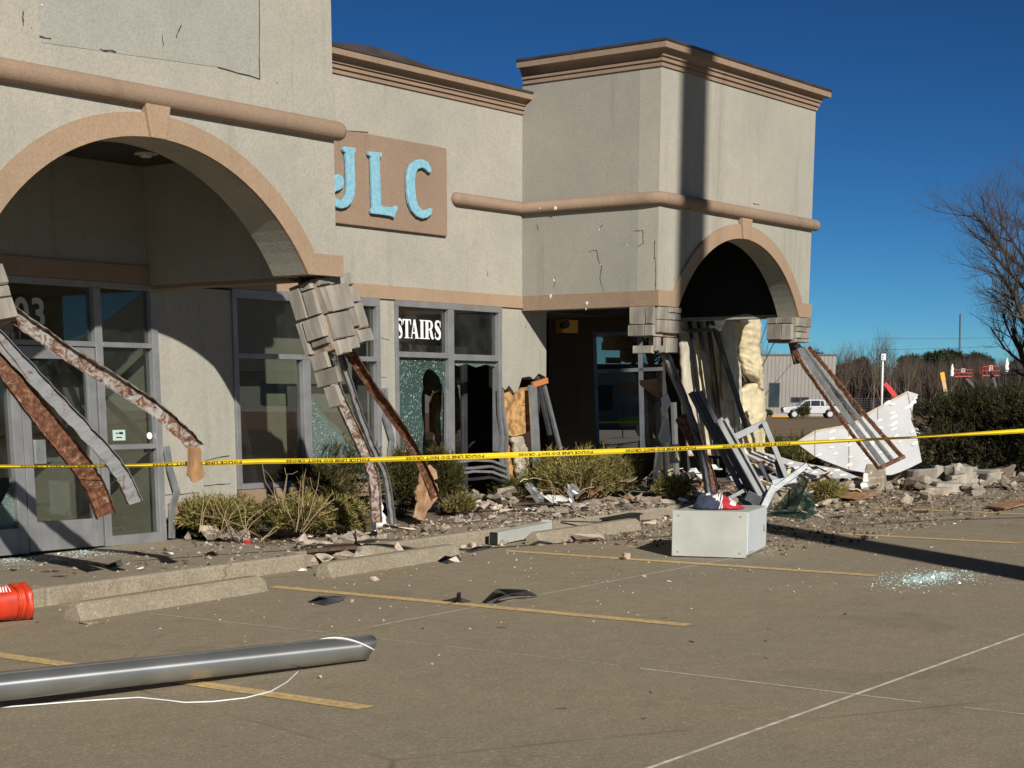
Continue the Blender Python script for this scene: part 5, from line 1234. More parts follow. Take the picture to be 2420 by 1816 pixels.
def shrub(name, label, loc, rx, ry, h, n, mat, seed, L=0.085, W=0.013, per=6, lumps=9, flop=0.0, twigs=0, group=None, hollow=0.5, low=.28):
    rs = np.random.RandomState(seed); r = random.Random(seed)
    t = thing(name, label, 'shrub', loc, group)
    # several leaning tufts rather than one ball
    sp_ = .62 if low > .2 else .84
    cen = [(r.uniform(-sp_, sp_) * rx, r.uniform(-sp_, sp_) * ry, r.uniform(low, .62) * h, r.uniform(.38, .62) * (1 if low > .2 else .62)) for _ in range(lumps)]
    if low < .2: cen = [((-.86 + 1.72 * (i % 18) / 17) * rx + r.uniform(-.06, .06), r.uniform(-.75, .75) * ry, (.13, .38, .60, .20, .56)[i // 18 % 5] * h, r.uniform(.24, .36)) for i in range(lumps)]
    P = []; D = []
    for (cx, cy, cz, s) in cen:
        k = n // lumps
        d = rs.normal(size=(k, 3)); d /= np.linalg.norm(d, axis=1)[:, None]; d[:, 2] = np.where(d[:, 2] < -.35, -d[:, 2], d[:, 2])
        rad = rs.uniform(hollow, 1.0, k) ** 0.6 * (1 + 0.22 * np.sin(d[:, 0] * 7 + seed) * np.cos(d[:, 1] * 6 + cz * 9))
        p = np.stack([cx + d[:, 0] * rad * s * rx, cy + d[:, 1] * rad * s * ry, cz + d[:, 2] * rad * s * h * .95], 1)
        P.append(p); dd = d * [1, 1, .8] + [0.25 * flop, 0, .55 - .5 * flop]; D.append(dd / np.linalg.norm(dd, axis=1)[:, None])
    P = np.concatenate(P); D = np.concatenate(D); keep = P[:, 2] > 0.015; P, D = P[keep], D[keep]
    V = sprays(rs, P, D, L * rs.uniform(.6, 1.5, len(P)), W, per, 0.5)
    V[:, 2] = np.maximum(V[:, 2], 0.004)
    me = tri_mesh('foliage', V, mat); o = link_mesh('foliage', me, t)
    m = MB()
    for k in range(9 + twigs):
        a = r.uniform(0, 6.283); e = r.uniform(.35, 1.25); ln = r.uniform(.5, .95)
        q0 = Vector((r.uniform(-.15, .15) * rx, r.uniform(-.15, .15) * ry, 0.0)); d = Vector((math.cos(a) * rx * math.cos(e), math.sin(a) * ry * math.cos(e), h * math.sin(e))) * ln
        pts = [q0 + d * (i / 5) + Vector((r.uniform(-.03, .03), r.uniform(-.03, .03), r.uniform(-.02, .02))) * i * .6 for i in range(6)]
        m.tube(pts, [.012 * (1 - i / 7) + .002 for i in range(6)], 5)
        for _ in range(3):
            b = pts[r.randint(2, 4)]; g = b + Vector((r.uniform(-.2, .2), r.uniform(-.2, .2), r.uniform(.02, .2)))
            m.tube([b, b.lerp(g, .5) + Vector((r.uniform(-.02, .02), 0, .01)), g], [.006, .004, .002], 4)
    me = m.mesh('branch', TWIG if twigs else BARK, smooth=True); o = link_mesh('branch', me, t)
    return t
def tangle(t, pxs, yplane, rad=0.005):
    m = MB()
    more = [[(x + rnd.uniform(-22, 22) * (.3 + i * .5), y + rnd.uniform(-12, 12) * i * .6) for i, (x, y) in enumerate(l_)] for l_ in pxs for _ in range(1)]
    for line in pxs + more:
        pts = [at(x, y, Y=yplane + rnd.uniform(-.12, .12)) - WL[t.name] for x, y in line]
        fin = []
        for a, b in zip(pts, pts[1:]): fin += [a, a.lerp(b, .5) + Vector((rnd.uniform(-.02, .02), rnd.uniform(-.02, .02), rnd.uniform(-.02, .02)))]
        fin.append(pts[-1]); m.tube(fin, [rad * (1 - .75 * i / len(fin)) for i in range(len(fin))], 5)
    link_mesh('broken_stem', m.mesh('broken_stem', TWIG, smooth=True), t)
GS = 'storm battered evergreen shrubs before the shop windows'
def gp(x, y, dz=.13): p = gat(x, y, dz); p.z = gz(p.x) + dz; return p
s1 = shrub('juniper_shrub', 'flattened olive shrub with broken stems beside the bent door jamb', gp(510, 1160), .70, .42, .36, 3000, JUN, 1, flop=.8, twigs=10, group=GS, hollow=.2)
tangle(s1, [[(430, 1150), (440, 1080), (438, 1060)], [(470, 1160), (500, 1110), (520, 1090)], [(520, 1165), (545, 1130), (600, 1085), (650, 1060)], [(565, 1165), (620, 1120), (665, 1075)], [(500, 1165), (470, 1100), (455, 1060)], [(535, 1160), (530, 1100), (505, 1070)], [(580, 1160), (640, 1110), (700, 1090)], [(560, 1160), (480, 1120), (420, 1110)]], 12.5)
shrub('juniper_shrub', 'small upright green tuft at the corner of the left pier', gp(440, 1120), .15, .12, .52, 260, JUN, 21, group=GS, lumps=4)
s2 = shrub('juniper_shrub', 'large round dark green shrub with a split open front', gp(700, 1128), .74, .5, .78, 5200, JUND, 2, group=GS, twigs=4, hollow=.35, lumps=12)
shrub('juniper_shrub', 'olive trailing shrub lying before the round dark shrub', gp(670, 1160), .70, .28, .34, 3000, JUN, 22, flop=.5, group=GS, twigs=6, hollow=.2)
tangle(s2, [[(640, 1150), (655, 1080), (640, 1030)], [(648, 1150), (680, 1070), (690, 1020)], [(652, 1150), (700, 1090), (760, 1060)], [(655, 1140), (655, 1060), (662, 1010)], [(600, 1090), (590, 1040), (570, 1015)], [(610, 1090), (620, 1030), (615, 1010)], [(660, 1140), (720, 1080), (740, 1030)], [(640, 1140), (600, 1080), (560, 1060)], [(670, 1120), (730, 1100), (790, 1080)]], 12.25)
shrub('juniper_shrub', 'narrow green shrub behind the hanging steel studs', gp(868, 1116), .26, .28, .72, 1500, JUND, 3, group=GS, lumps=6)
shrub('juniper_shrub', 'rounded green shrub between torn board and masonry heap', gp(958, 1108), .22, .26, .68, 1300, JUND, 4, group=GS, lumps=6)
s5 = shrub('juniper_shrub', 'wide spreading olive shrub before the dark entry', gp(1270, 1078), 1.08, .60, .56, 4800, JUN, 5, group=GS, twigs=16, hollow=.3, lumps=14, flop=.3)
tangle(s5, [[(1200, 1080), (1190, 1040), (1170, 1020)], [(1250, 1075), (1240, 1030), (1210, 1000)], [(1270, 1075), (1290, 1030), (1330, 1005)], [(1300, 1080), (1330, 1050), (1380, 1040)], [(1230, 1080), (1200, 1060), (1160, 1055)], [(1330, 1090), (1300, 1060), (1260, 1030)], [(1380, 1090), (1330, 1065), (1290, 1045)]], 12.6, .006)
shrub('juniper_shrub', 'low dark sprig at the foot of the torn pier', gp(1105, 1088), .24, .22, .26, 500, JUND, 6, group=GS, lumps=5)
shrub('juniper_shrub', 'low pale sprig lying in front of the masonry heap', gp(995, 1112), .26, .16, .2, 420, JUN, 7, group=GS, lumps=4)
shrub('juniper_shrub', 'small olive sprig beside the shattered glass sheets', gp(1795, 1082, 0), .42, .2, .2, 600, JUN, 8, flop=.6, group=GS, lumps=5, twigs=4)
shrub('juniper_shrub', 'small olive shrub tucked behind the white cabinet', gp(1455, 1085), .34, .25, .28, 600, JUN, 9, flop=.4, group=GS, lumps=5, twigs=3)
shrub('juniper_shrub', 'dark green shrub growing behind the wrecked frame', (25.2, 13.6, .15), .75, .6, .78, 2600, JUND, 10, group=GS, lumps=8)
shrub('juniper_shrub', 'bright green shrub behind the left end of the foam boards', (26.0, 13.4, .2), .7, .5, .55, 1600, JUN, 23, group=GS, lumps=7)
shrub('juniper_shrub', 'sparse green sprig under the leaning frame bars', gp(1660, 1015), .36, .3, .5, 520, JUND, 24, group=GS, lumps=5)
hp = atd(2270, 858, 31.0)
shrub('evergreen_hedge', 'large dense dark evergreen hedge at the car park edge', (hp.x, hp.y, gz(28) - .05), 3.1, 1.7, 1.62, 46000, HEDGE, 30, L=.11, W=.02, per=6, lumps=90, hollow=.5, low=.12)
# ------------------------------------------------------------------ rubble
import bmesh
def hull(seed, sx, sy, sz, n=12):
    r = random.Random(seed); bm = bmesh.new()
    for _ in range(n):
        p = [r.uniform(-1, 1) for _ in range(3)]; mx_ = max(abs(c) for c in p) ** 0.6
        bm.verts.new((p[0] / mx_ * sx * .5, p[1] / mx_ * sy * .5, (p[2] / mx_ + 1) * sz * .5))
    res_ = bmesh.ops.convex_hull(bm, input=bm.verts)
    bmesh.ops.delete(bm, geom=[v for v in bm.verts if not v.link_faces], context='VERTS')
    return bm
def hull_mesh(name, seed, sx, sy, sz, mat, n=12):
    bm = hull(seed, sx, sy, sz, n); zmin = min(v.co.z for v in bm.verts)
    for v in bm.verts: v.co.z -= zmin
    me = bpy.data.meshes.new(name); bm.to_mesh(me); bm.free(); me.materials.append(mat); return me
CH = {'stone_chunk': [hull_mesh('stone_chunk', i, 1, .8, .55, RUBBLE) for i in range(8)],
      'pale_chunk': [hull_mesh('pale_chunk', 20 + i, 1, .75, .5, PALE) for i in range(6)],
      'flat_shard': [hull_mesh('flat_shard', 40 + i, 1, .7, .16, RUBBLE if i % 2 else PALE, 10) for i in range(6)],
      'wood_splinter': [hull_mesh('wood_splinter', 60 + i, 1, .2, .10, WOODD, 10) for i in range(5)],
      'plaster_scrap': [hull_mesh('plaster_scrap', 80 + i, 1, .6, .22, GLUE, 9) for i in range(4)]}
def block_mesh(seed):
    rb = random.Random(seed); bm = bmesh.new(); bmesh.ops.create_cube(bm, size=1)
    for v in bm.verts: v.co = Vector((v.co.x * rb.uniform(.8, 1.1), v.co.y * rb.uniform(.45, .7), (v.co.z + .5) * rb.uniform(.26, .38))) + Vector((rb.uniform(-.06, .06), rb.uniform(-.05, .05), 0))
    bmesh.ops.bevel(bm, geom=bm.edges[:], offset=.03, segments=1, affect='EDGES')
    for v in bm.verts: v.co += Vector((rb.uniform(-.015, .015), rb.uniform(-.015, .015), rb.uniform(-.01, .01)))
    me = bpy.data.meshes.new('stone_block'); bm.to_mesh(me); bm.free(); me.materials.append(STONE if seed % 3 else RUBBLE); return me
CH['stone_block'] = [block_mesh(200 + i) for i in range(7)]
STOPS = ((8.1, 10.35, 10.25, 10.6), (11.2, 13.3, 10.5, 10.85), (14.55, 16.75, 10.58, 10.9))
def level(x, y):
    if y >= KY and not (11.66 < x < 12.45 and y < 11.45) and x < 23: return gz(x) + (.15 if y < 12.05 or x < 12.04 else .12)
    return gz(x) + 0.001
def toss(kind, x, y, s, label, cat, group, r, zoff=0.0, tilt=.3):
    for a, b, c, d in STOPS:
        if a < x < b and c < y < d: y = c - .12
    me = CH[kind][r.randrange(len(CH[kind]))]
    q = Quaternion((0, 0, 1), r.uniform(0, 6.283)) @ Quaternion((r.uniform(-1, 1), r.uniform(-1, 1), 0), r.uniform(0, tilt))
    M = Matrix.LocRotScale(Vector((x, y, level(x, y) + zoff - s * .04)), q, Vector((s, s * r.uniform(.7, 1.1), s * r.uniform(.7, 1.2))))
    o = inst(kind, me, M); return tag(o, label, cat, group)
r = random.Random(77)
def zone(kind, n, x0, x1, y0, y1, s0, s1, label, cat, group, pile=0.0, bias=None, tilt=.3):
    for _ in range(n):
        x = r.uniform(x0, x1); y = r.uniform(y0, y1) if not bias else y0 + (y1 - y0) * r.random() ** bias
        s = s0 + (s1 - s0) * r.random() ** 2.2
        f = (s - s0) / (s1 - s0); pre = 'large ' if f > .45 else 'tiny ' if f < .08 else ''
        toss(kind, x, y, s, pre + label, cat, group, r, r.uniform(0, pile), tilt)
G1 = 'rubble along the kerb'
zone('stone_chunk', 9, 11.95, 12.5, 12.75, 13.4, .10, .36, 'grey veneer block fallen beside the left pier', 'stone block', 'fallen blocks beside the left pier', .05, tilt=.5)
zone('flat_shard', 16, 15.2, 19.2, 10.95, 11.3, .10, .34, 'flat stone shard in the gutter below the tower kerb', 'stone shard', 'flat shards in the gutter', .02)
zone('stone_chunk', 20, 11.55, 12.6, 10.95, 11.6, .08, .30, 'grey stone chunk in the gap of the broken kerb', 'stone chunk', 'stones in the kerb gap', .08, tilt=.9)
zone('pale_chunk', 12, 11.6, 12.6, 10.85, 11.6, .06, .18, 'pale broken stone in the gap of the broken kerb', 'stone chunk', 'stones in the kerb gap', .10, tilt=.9)
zone('flat_shard', 26, 12.3, 15.5, 11.3, 12.4, .06, .22, 'flat stone shard on the walk before the shrubs', 'stone shard', G1, .02)
zone('stone_chunk', 26, 12.6, 16.2, 11.3, 12.5, .05, .17, 'grey stone chunk on the walk before the shrubs', 'stone chunk', G1, .02)
zone('flat_shard', 70, 15.5, 20, 11.4, 12.6, .07, .34, 'flat stone shard on the walk before the tower entry', 'stone shard', G1, .04, tilt=.6)
zone('stone_chunk', 36, 16, 21, 11.3, 12.6, .06, .24, 'grey stone chunk on the walk before the tower entry', 'stone chunk', G1, .05, tilt=.7)
zone('pale_chunk', 34, 12.8, 18, 10.95, 11.25, .04, .16, 'pale stone chunk in the gutter below the kerb', 'stone chunk', 'pale stones in the gutter')
zone('pale_chunk', 40, 12.5, 20, 10.2, 11.2, .03, .12, 'pale stone lying near the wheel stops', 'stone chunk', 'small stones near the wheel stops', bias=.6)
zone('stone_chunk', 22, 16.35, 17.45, 12.75, 13.35, .10, .34, 'torn masonry lump heaped under the stair window', 'masonry lump', 'masonry heap under the stair window', .22, tilt=.9)
zone('pale_chunk', 16, 16.35, 17.45, 12.6, 13.2, .08, .22, 'pale masonry lump heaped under the stair window', 'masonry lump', 'masonry heap under the stair window', .18, tilt=.9)
zone('flat_shard', 60, 18.5, 24.5, 9.2, 11.6, .08, .34, 'flat stone shard in the rubble field before the foam boards', 'stone shard', 'rubble field before the foam boards', .03, .6)
zone('stone_chunk', 54, 19, 25, 9.3, 11.6, .06, .26, 'grey stone chunk in the rubble field before the foam boards', 'stone chunk', 'rubble field before the foam boards', .04, .6)
zone('stone_chunk', 60, 23.4, 28.2, 9.2, 11.3, .08, .30, 'broken stone lump heaped along the foot of the hedge', 'stone chunk', 'broken blocks below the hedge', .06, tilt=.7)
zone('stone_block', 46, 23.6, 28.2, 9.5, 11.3, .22, .72, 'broken stone block heaped along the foot of the hedge', 'stone block', 'broken blocks below the hedge', .10, tilt=.7)
zone('flat_shard', 24, 24.5, 28.0, 8.6, 11.0, .15, .55, 'broken flat slab heaped along the foot of the hedge', 'stone slab', 'broken blocks below the hedge', .12, tilt=.8)
zone('pale_chunk', 40, 9.5, 19.5, 5.8, 10.2, .02, .065, 'pale pebble scattered on the open car park', 'stone chunk', 'pebbles on the car park', bias=.5)
GW = 'dark wood splinters in the debris'
zone('wood_splinter', 30, 9, 12.4, 11.4, 13.0, .08, .22, 'dark wood splinter on the walk before the door', 'wood splinter', GW)
zone('wood_splinter', 36, 12.2, 18, 11.2, 12.4, .08, .34, 'dark wood splinter on the walk before the shrubs', 'wood splinter', GW)
zone('wood_splinter', 90, 18, 26, 7.9, 11.4, .10, .42, 'dark wood splinter in the rubble before the foam boards', 'wood splinter', GW, .02, .6)
zone('wood_splinter', 16, 6.5, 14, 4.6, 9.0, .05, .11, 'thin dark splinter on the open car park', 'wood splinter', GW)
zone('plaster_scrap', 26, 9.5, 20, 11.0, 12.9, .04, .16, 'white plaster scrap on the walk', 'plaster scrap', 'white plaster scraps', .02)
zone('plaster_scrap', 30, 18.5, 25, 9.6, 12.2, .06, .22, 'white plaster scrap in the rubble before the foam boards', 'plaster scrap', 'white plaster scraps', .04, .6)
RED = simple('red_plastic_bit', (0.55, 0.02, 0.012), rough=.4)
CH['red_fragment'] = [hull_mesh('red_fragment', 95, 1, .6, .3, RED, 9)]
for x, y, s, l_ in ((148, 1180, .14, 'red plastic fragment by the door threshold'), (163, 1198, .07, 'small red fragment before the door'), (535, 1172, .20, 'red plastic fragment beside the flattened shrub')):
    p = gat(x, y, .15); toss('red_fragment', p.x, p.y, s, l_, 'fragment', None, r)
for x, y, s, kind, l_ in ((1240, 1168, .32, 'pale_chunk', 'large pale stone leaning on the wheel stop'), (1356, 1210, .15, 'pale_chunk', 'pinkish stone lying on the yellow stripe'), (810, 1255, .09, 'pale_chunk', 'pale stone in front of the second wheel stop'), (120, 1338, .20, 'flat_shard', 'flat pale shard at the end of the first wheel stop'),
        (80, 1345, .12, 'wood_splinter', 'dark splinter beside the bucket'), (690, 1465, .05, 'pale_chunk', 'tiny white stone under the tube end'), (1493, 1387, .13, 'wood_splinter', 'dark splinter beyond the stripe end'), (1405, 1495, .14, 'wood_splinter', 'dark splinter on the open slab'), (1870, 1168, .14, 'pale_chunk', 'pale stone near the tower shadow'), (1910, 1255, .1, 'flat_shard', 'flat grey shard beside the glass crumbs')):
    p = gat(x, y); toss(kind, p.x, p.y, s, l_, 'stone chunk' if 'sto' in l_ or 'shard' in l_ else 'wood splinter', None, r)
# countless small grit: real pieces in one mesh
def grit(name, n, fn, s0, s1, mat, label, seed):
    rs = np.random.RandomState(seed); V = []
    for _ in range(n):
        x, y = fn(rs); s = s0 + (s1 - s0) * rs.rand() ** 3; z = level(x, y) + 0.001
        a = rs.rand() * 6.28; c = np.array([x, y, z]); k = rs.uniform(.5, 1, 3) * ((1.6, .35, .5) if 'dark' in name else (1, 1, 1))
        p = [c + s * k[i] * np.array([math.cos(a + i * 2.1), math.sin(a + i * 2.1), 0]) for i in range(3)]; t = c + np.array([rs.normal() * s * .2, rs.normal() * s * .2, s * rs.uniform(.3, .8)])
        V += [p[0], p[1], t, p[1], p[2], t, p[2], p[0], t]
    me = tri_mesh(name, np.array(V), mat); o = link_mesh(name, me); WL[o.name] = Vector(); return tag(o, label, None, None, 'stuff')
def z_walk(rs): return 9 + 14 * rs.rand() ** .6, 11.3 + 1.6 * rs.rand()
def z_field(rs): return rs.uniform(15, 27), 11.3 - 3.4 * rs.rand() ** 1.6
def z_lot(rs): return rs.uniform(8, 21), 11.2 - 4.5 * rs.rand() ** 1.8
grit('stone_grit', 3200, z_walk, .006, .04, PALE, 'pale stone grit strewn along the walk', 1)
grit('stone_grit', 5200, z_field, .006, .038, RUBBLE, 'grey stone grit in the rubble field', 2)
grit('dark_grit', 4200, z_field, .01, .06, WOODD, 'dark splinters and bark in the rubble field', 3)
grit('dark_grit', 1300, z_walk, .008, .05, WOODD, 'dark splinters along the walk', 4)
grit('stone_grit', 900, z_lot, .004, .018, PALE, 'fine pale grit on the car park', 5)
GBIT = simple('glass_crumb', (0.16, 0.25, 0.235), (0.55, 0.66, 0.64), 45, 0.15, coord='pos', spec=.8)
gc = gat(2010, 1250)
grit('glass_crumbs', 1500, lambda rs: (gc.x + rs.normal() * .42, gc.y + rs.normal() * .22), .004, .017, GBIT, 'pile of green glass crumbs on the car park', 6)
grit('glass_crumbs', 700, lambda rs: (gc.x + .05 + rs.normal() * .22, gc.y + rs.normal() * .07), .008, .032, GBIT, 'clump of larger green glass pieces in the glass pile', 16)
grit('glass_crumbs', 500, lambda rs: (gc.x + .4 + rs.normal() * 1.1, gc.y + .1 + rs.normal() * .7), .003, .012, GBIT, 'loose glass crumbs round the glass pile', 7)
grit('glass_crumbs', 1700, lambda rs: (rs.uniform(8.6, 10.9), 13.38 - abs(rs.normal()) * .28), .004, .02, GBIT, 'green glass crumbs along the door threshold', 8)
g2 = gat(1725, 1108)
grit('glass_crumbs', 900, lambda rs: (g2.x + rs.normal() * .3, g2.y + rs.normal() * .3), .004, .02, GBIT, 'glass crumbs under the folded glass sheets', 9)
# ------------------------------------------------------------------ bare trees
def bare_tree_mesh(name, seed, H, spread, depth, mat, base_r, up=0.35, sides=(7, 5, 4, 3, 3, 3), kids=(5, 5, 4, 4, 4), trunk_frac=.35, dens=1.0):
    r = random.Random(seed); m = MB()
    def limb(p, d, L, rad, lv):
        n = 5 if lv < 2 else 4; pts = [p]; q = p.copy(); dd = d.copy()
        for i in range(n):
            dd = (dd + Vector((r.uniform(-1, 1), r.uniform(-1, 1), r.uniform(-.6, 1) * .6 + up * .3)) * (.16 + .05 * lv)).normalized()
            q = q + dd * (L / n); pts.append(q.copy())
        m.tube(pts, [rad * (1 - .62 * i / n) for i in range(n + 1)], sides[min(lv, 5)], cap=False)
        if lv >= depth: return
        k = max(2, int(kids[min(lv, 4)] * dens + r.random()))
        for j in range(k):
            f = (trunk_frac if lv == 0 else .25) + (1 - (trunk_frac if lv == 0 else .25)) * (j + r.random()) / k; i = min(n - 1, int(f * n)); b = pts[i].lerp(pts[i + 1], f * n - i)
            ang = r.uniform(.45, 1.0) * spread; az = r.uniform(0, 6.283)
            t = (pts[i + 1] - pts[i]).normalized(); a = t.cross(Vector((0, 0, 1)) if abs(t.z) < .9 else Vector((1, 0, 0))).normalized(); b2 = t.cross(a)
            nd = (t * math.cos(ang) + (a * math.cos(az) + b2 * math.sin(az)) * math.sin(ang)).normalized(); nd = (nd + Vector((0, 0, up * .5))).normalized()
            limb(b, nd, L * r.uniform(.5, .75) * (1 - .25 * f), rad * (1 - .6 * f) * .55, lv + 1)
    limb(Vector((0, 0, 0)), Vector((0, 0, 1)), H * .62, base_r, 0)
    return m.mesh(name, mat, smooth=True)
def tree(name, label, loc, me, cat='tree', group=None, rot=0, sc=1.0, extra=None):
    o = bpy.data.objects.new(name, me); COL.objects.link(o); o.location = loc; o.rotation_euler = (0, 0, rot); o.scale = (sc,) * 3; WL[o.name] = Vector(loc)
    return tag(o, label, cat, group)
def split_tree(name, label, loc, seed, H, group=None, rot=0, sc=1.0, cat='tree', **kw):
    # trunk and crown as two parts
    key = (name, seed)
    full = bare_tree_mesh(name, seed, H, **kw)
    nlow = 0
    t = thing(name, label, cat, loc, group); t.rotation_euler = (0, 0, rot); t.scale = (sc,) * 3
    r0 = kw['base_r']; m = MB()
    nv = 6 * kw.get('sides', (7,))[0]
    vs = [v.co.copy() for v in full.vertices]; fs = [tuple(p.vertices) for p in full.polygons]
    tf = [f for f in fs if max(f) < nv]; cf = [tuple(i - nv for i in f) for f in fs if min(f) >= nv]
    a = MB(); a.add(vs[:nv], tf); link_mesh('trunk', a.mesh('trunk', kw['mat'], smooth=True), t)
    b = MB(); b.add(vs[nv:], cf); link_mesh('crown', b.mesh('crown', kw['mat'], smooth=True), t)
    return t
tp_ = atd(2252, 858, 62)
split_tree('bare_tree', 'spreading bare shade tree behind the hedge', (tp_.x, tp_.y, -.3), 14, 10.4, rot=1.9, spread=.95, depth=5, mat=BARKD, base_r=.33, up=.28, kids=(15, 9, 7, 5, 5), trunk_frac=.30)
sp_ = atd(1652, 858, 38)
split_tree('bare_sapling', 'thin bare sapling at the end of the building', (sp_.x, sp_.y, .1), 5, 4.6, cat='tree', spread=.9, depth=3, mat=BARK, base_r=.05, up=.3, kids=(7, 5, 4, 3, 3))
# far wood: individual bare trees and pines, with an uncountable thicket between
FD = 215
TV = [bare_tree_mesh('bare_tree_far', 100 + i, 9.0, .75, 4, BARK, .16, up=.6, sides=(5, 4, 3, 3, 3, 3), kids=(9, 6, 4, 3, 3), trunk_frac=.2) for i in range(4)]
r = random.Random(12)
for i, (x, topy, d) in enumerate(((1812, 742, 205), (1832, 738, 205), (1850, 738, 204), (1888, 714, 200), (1905, 720, 203), (1930, 742, 206), (1952, 752, 208), (2148, 768, 225), (2165, 774, 226), (2190, 766, 222), (2208, 770, 224), (2225, 760, 224), (1780, 762, 212), (1975, 768, 214), (1990, 772, 212), (2010, 774, 210), (2028, 770, 213), (2050, 776, 211), (2072, 772, 214), (2095, 774, 210), (2118, 768, 212), (2134, 772, 211), (1965, 760, 210), (1870, 745, 206), (1820, 752, 203))):
    p = atd(x, 858, d); h = 2.1 + (858 - topy) / 3602 * d
    tree('bare_tree', 'bare grey winter tree rising above the far thicket', (p.x, p.y, -.45), TV[i % 4], 'tree', 'bare trees above the far thicket', r.uniform(0, 6.28), h / 9.0)
def pine_mesh(seed):
    rs = np.random.RandomState(seed); P = []; D = []
    for k in range(16):
        f = k / 15; c = np.array([rs.normal() * .9 * (1 - f * .6), rs.normal() * .9 * (1 - f * .6), 3.2 + 5.4 * f]); n = 170
        d = rs.normal(size=(n, 3)); d /= np.linalg.norm(d, axis=1)[:, None]
        P.append(c + d * rs.uniform(.3, 1, n)[:, None] * np.array([1.25, 1.25, .62]) * (1.15 - .45 * f)); D.append(d)
    P = np.concatenate(P); D = np.concatenate(D)
    return tri_mesh('crown', sprays(rs, P, D, rs.uniform(.3, .6, len(P)), .16, 3, .5), PINEM)
PV = [pine_mesh(i) for i in range(3)]
tm = MB(); tm.tube([(0, 0, 0), (.1, 0, 4), (0, 0, 8)], [.2, .15, .05], 6); tm = tm.mesh('trunk', BARKD, smooth=True)
for i, (x, topy, d) in enumerate(((1828, 790, 228), (1858, 778, 232), (1948, 775, 240), (1972, 772, 242), (2000, 768, 246), (2018, 764, 246), (2040, 762, 248), (2060, 764, 248), (2085, 768, 250), (2105, 770, 250), (2125, 772, 250), (1990, 780, 238), (2050, 775, 240), (1762, 765, 240), (2200, 785, 240), (2230, 782, 240))):
    p = atd(x, 858, d); h = 2.1 + (858 - topy) / 3602 * d
    t = thing('pine_tree', 'dark green pine standing in the far wood', 'tree', (p.x, p.y, -.45), 'pines in the far wood'); t.scale = (h / 9.1 * 1.15, h / 9.1 * 1.15, h / 9.1); t.rotation_euler.z = r.uniform(0, 6.28)
    link_mesh('crown', PV[i % 3], t); link_mesh('trunk', tm, t)
rs = np.random.RandomState(5); n = 26000
lat = rs.uniform(-22, 90, n); dep = FD + rs.rand(n) ** 1.5 * 34; hh_ = (7.0 + .9 * np.sin(lat * .21) * np.sin(lat * .07 + 1) + .6 * np.sin(lat * .9)) * rs.uniform(.35, 1.08, n) ** .8 + .4
c_ = atd(1750, 858, 1.0) - EYE; bx_ = np.array([ax.x, ax.y, 0]); rx_ = np.array([RGT.x, RGT.y, 0])
base_ = bx_ * dep[:, None] + rx_ * (((1750 - 1106) / 3602) * dep + lat - 10)[:, None]; base_[:, 2] = -.5
tip = base_ + np.stack([rs.normal(size=n) * .5, rs.normal(size=n) * .5, hh_], 1); wv = rx_ * rs.uniform(.03, .13, n)[:, None]
m_ = np.stack([base_ - wv, base_ + wv, tip], 1)
b2 = base_ * .55 + tip * .45; tip2 = b2 + np.stack([rs.normal(size=n) * .9, rs.normal(size=n) * .9, hh_ * .4], 1); m2_ = np.stack([b2 - wv * .5, b2 + wv * .5, tip2], 1)
THK = m_leaf('thicket_brown', [(0.0, (0.013, 0.009, 0.008)), (0.6, (0.034, 0.022, 0.018)), (1.0, (0.060, 0.038, 0.030))], 0.0)
o = link_mesh('thicket', tri_mesh('thicket', np.concatenate([m_, m2_]).reshape(-1, 3), THK)); WL[o.name] = Vector(); tag(o, 'brown leafless thicket along the far edge of the lawn', None, None, 'stuff')

# ------------------------------------------------------------------ things beyond the lawn, each built in a frame turned to face this side
class Frame:
    def __init__(s, x, depth, z): s.o = atd(x, 858, depth); s.o.z = z; s.d = depth
    def p(s, u, v, w): return s.o + RGT * u + Vector((ax.x, ax.y, 0)) * v + Vector((0, 0, w))
    def box(s, m, u0, u1, v0, v1, w0, w1):
        m.add([s.p(*c) for c in ((u0,v0,w0),(u1,v0,w0),(u1,v1,w0),(u0,v1,w0),(u0,v0,w1),(u1,v0,w1),(u1,v1,w1),(u0,v1,w1))], [(0,3,2,1),(4,5,6,7),(0,1,5,4),(1,2,6,5),(2,3,7,6),(3,0,4,7)])
    def U(s, x): return (x - 1106) / 3684 * s.d - (s.o - EYE).dot(RGT)
    def Wz(s, y): return 1.65 + (858 - y) / 3769 * s.d - s.o.z
METAL = simple('grey_metal_siding', (0.20, 0.185, 0.165), (0.23, 0.215, 0.19), .3, 0.6, coord='pos')
F = Frame(1720, 190, -.45)
wh = thing('metal_building', 'grey metal clad building with few dark windows across the lawn', 'building', F.o)
u0, u1, wt = F.U(1640), F.U(1803), F.Wz(768)
m = MB(); F.box(m, u0, u1 - .02, .06, 12, 0, wt - .05); m.build('wall', METAL, wh)
np_ = 20
for i in range(np_):
    a = u0 + (u1 - u0) * i / np_; b = u0 + (u1 - u0) * (i + 1) / np_ - .05
    m = MB(); F.box(m, a, b, 0, .055, .25, wt - .1); m.build('wall_panel', METAL, wh)
m = MB(); F.box(m, u0 - .1, u1 + .08, -.1, 12.1, wt - .05, wt + .12); m.build('roof_edge', simple('roof_trim_dark', (0.09, 0.085, 0.08)), wh)
m = MB(); F.box(m, u0, u1, -.03, .0, 0, .25); m.build('base_strip', simple('base_pale', (0.3, 0.28, 0.24)), wh)
WGL = simple('far_window_glass', (0.012, 0.016, 0.02), (0.03, 0.04, 0.05), .5, 0.08, coord='pos')
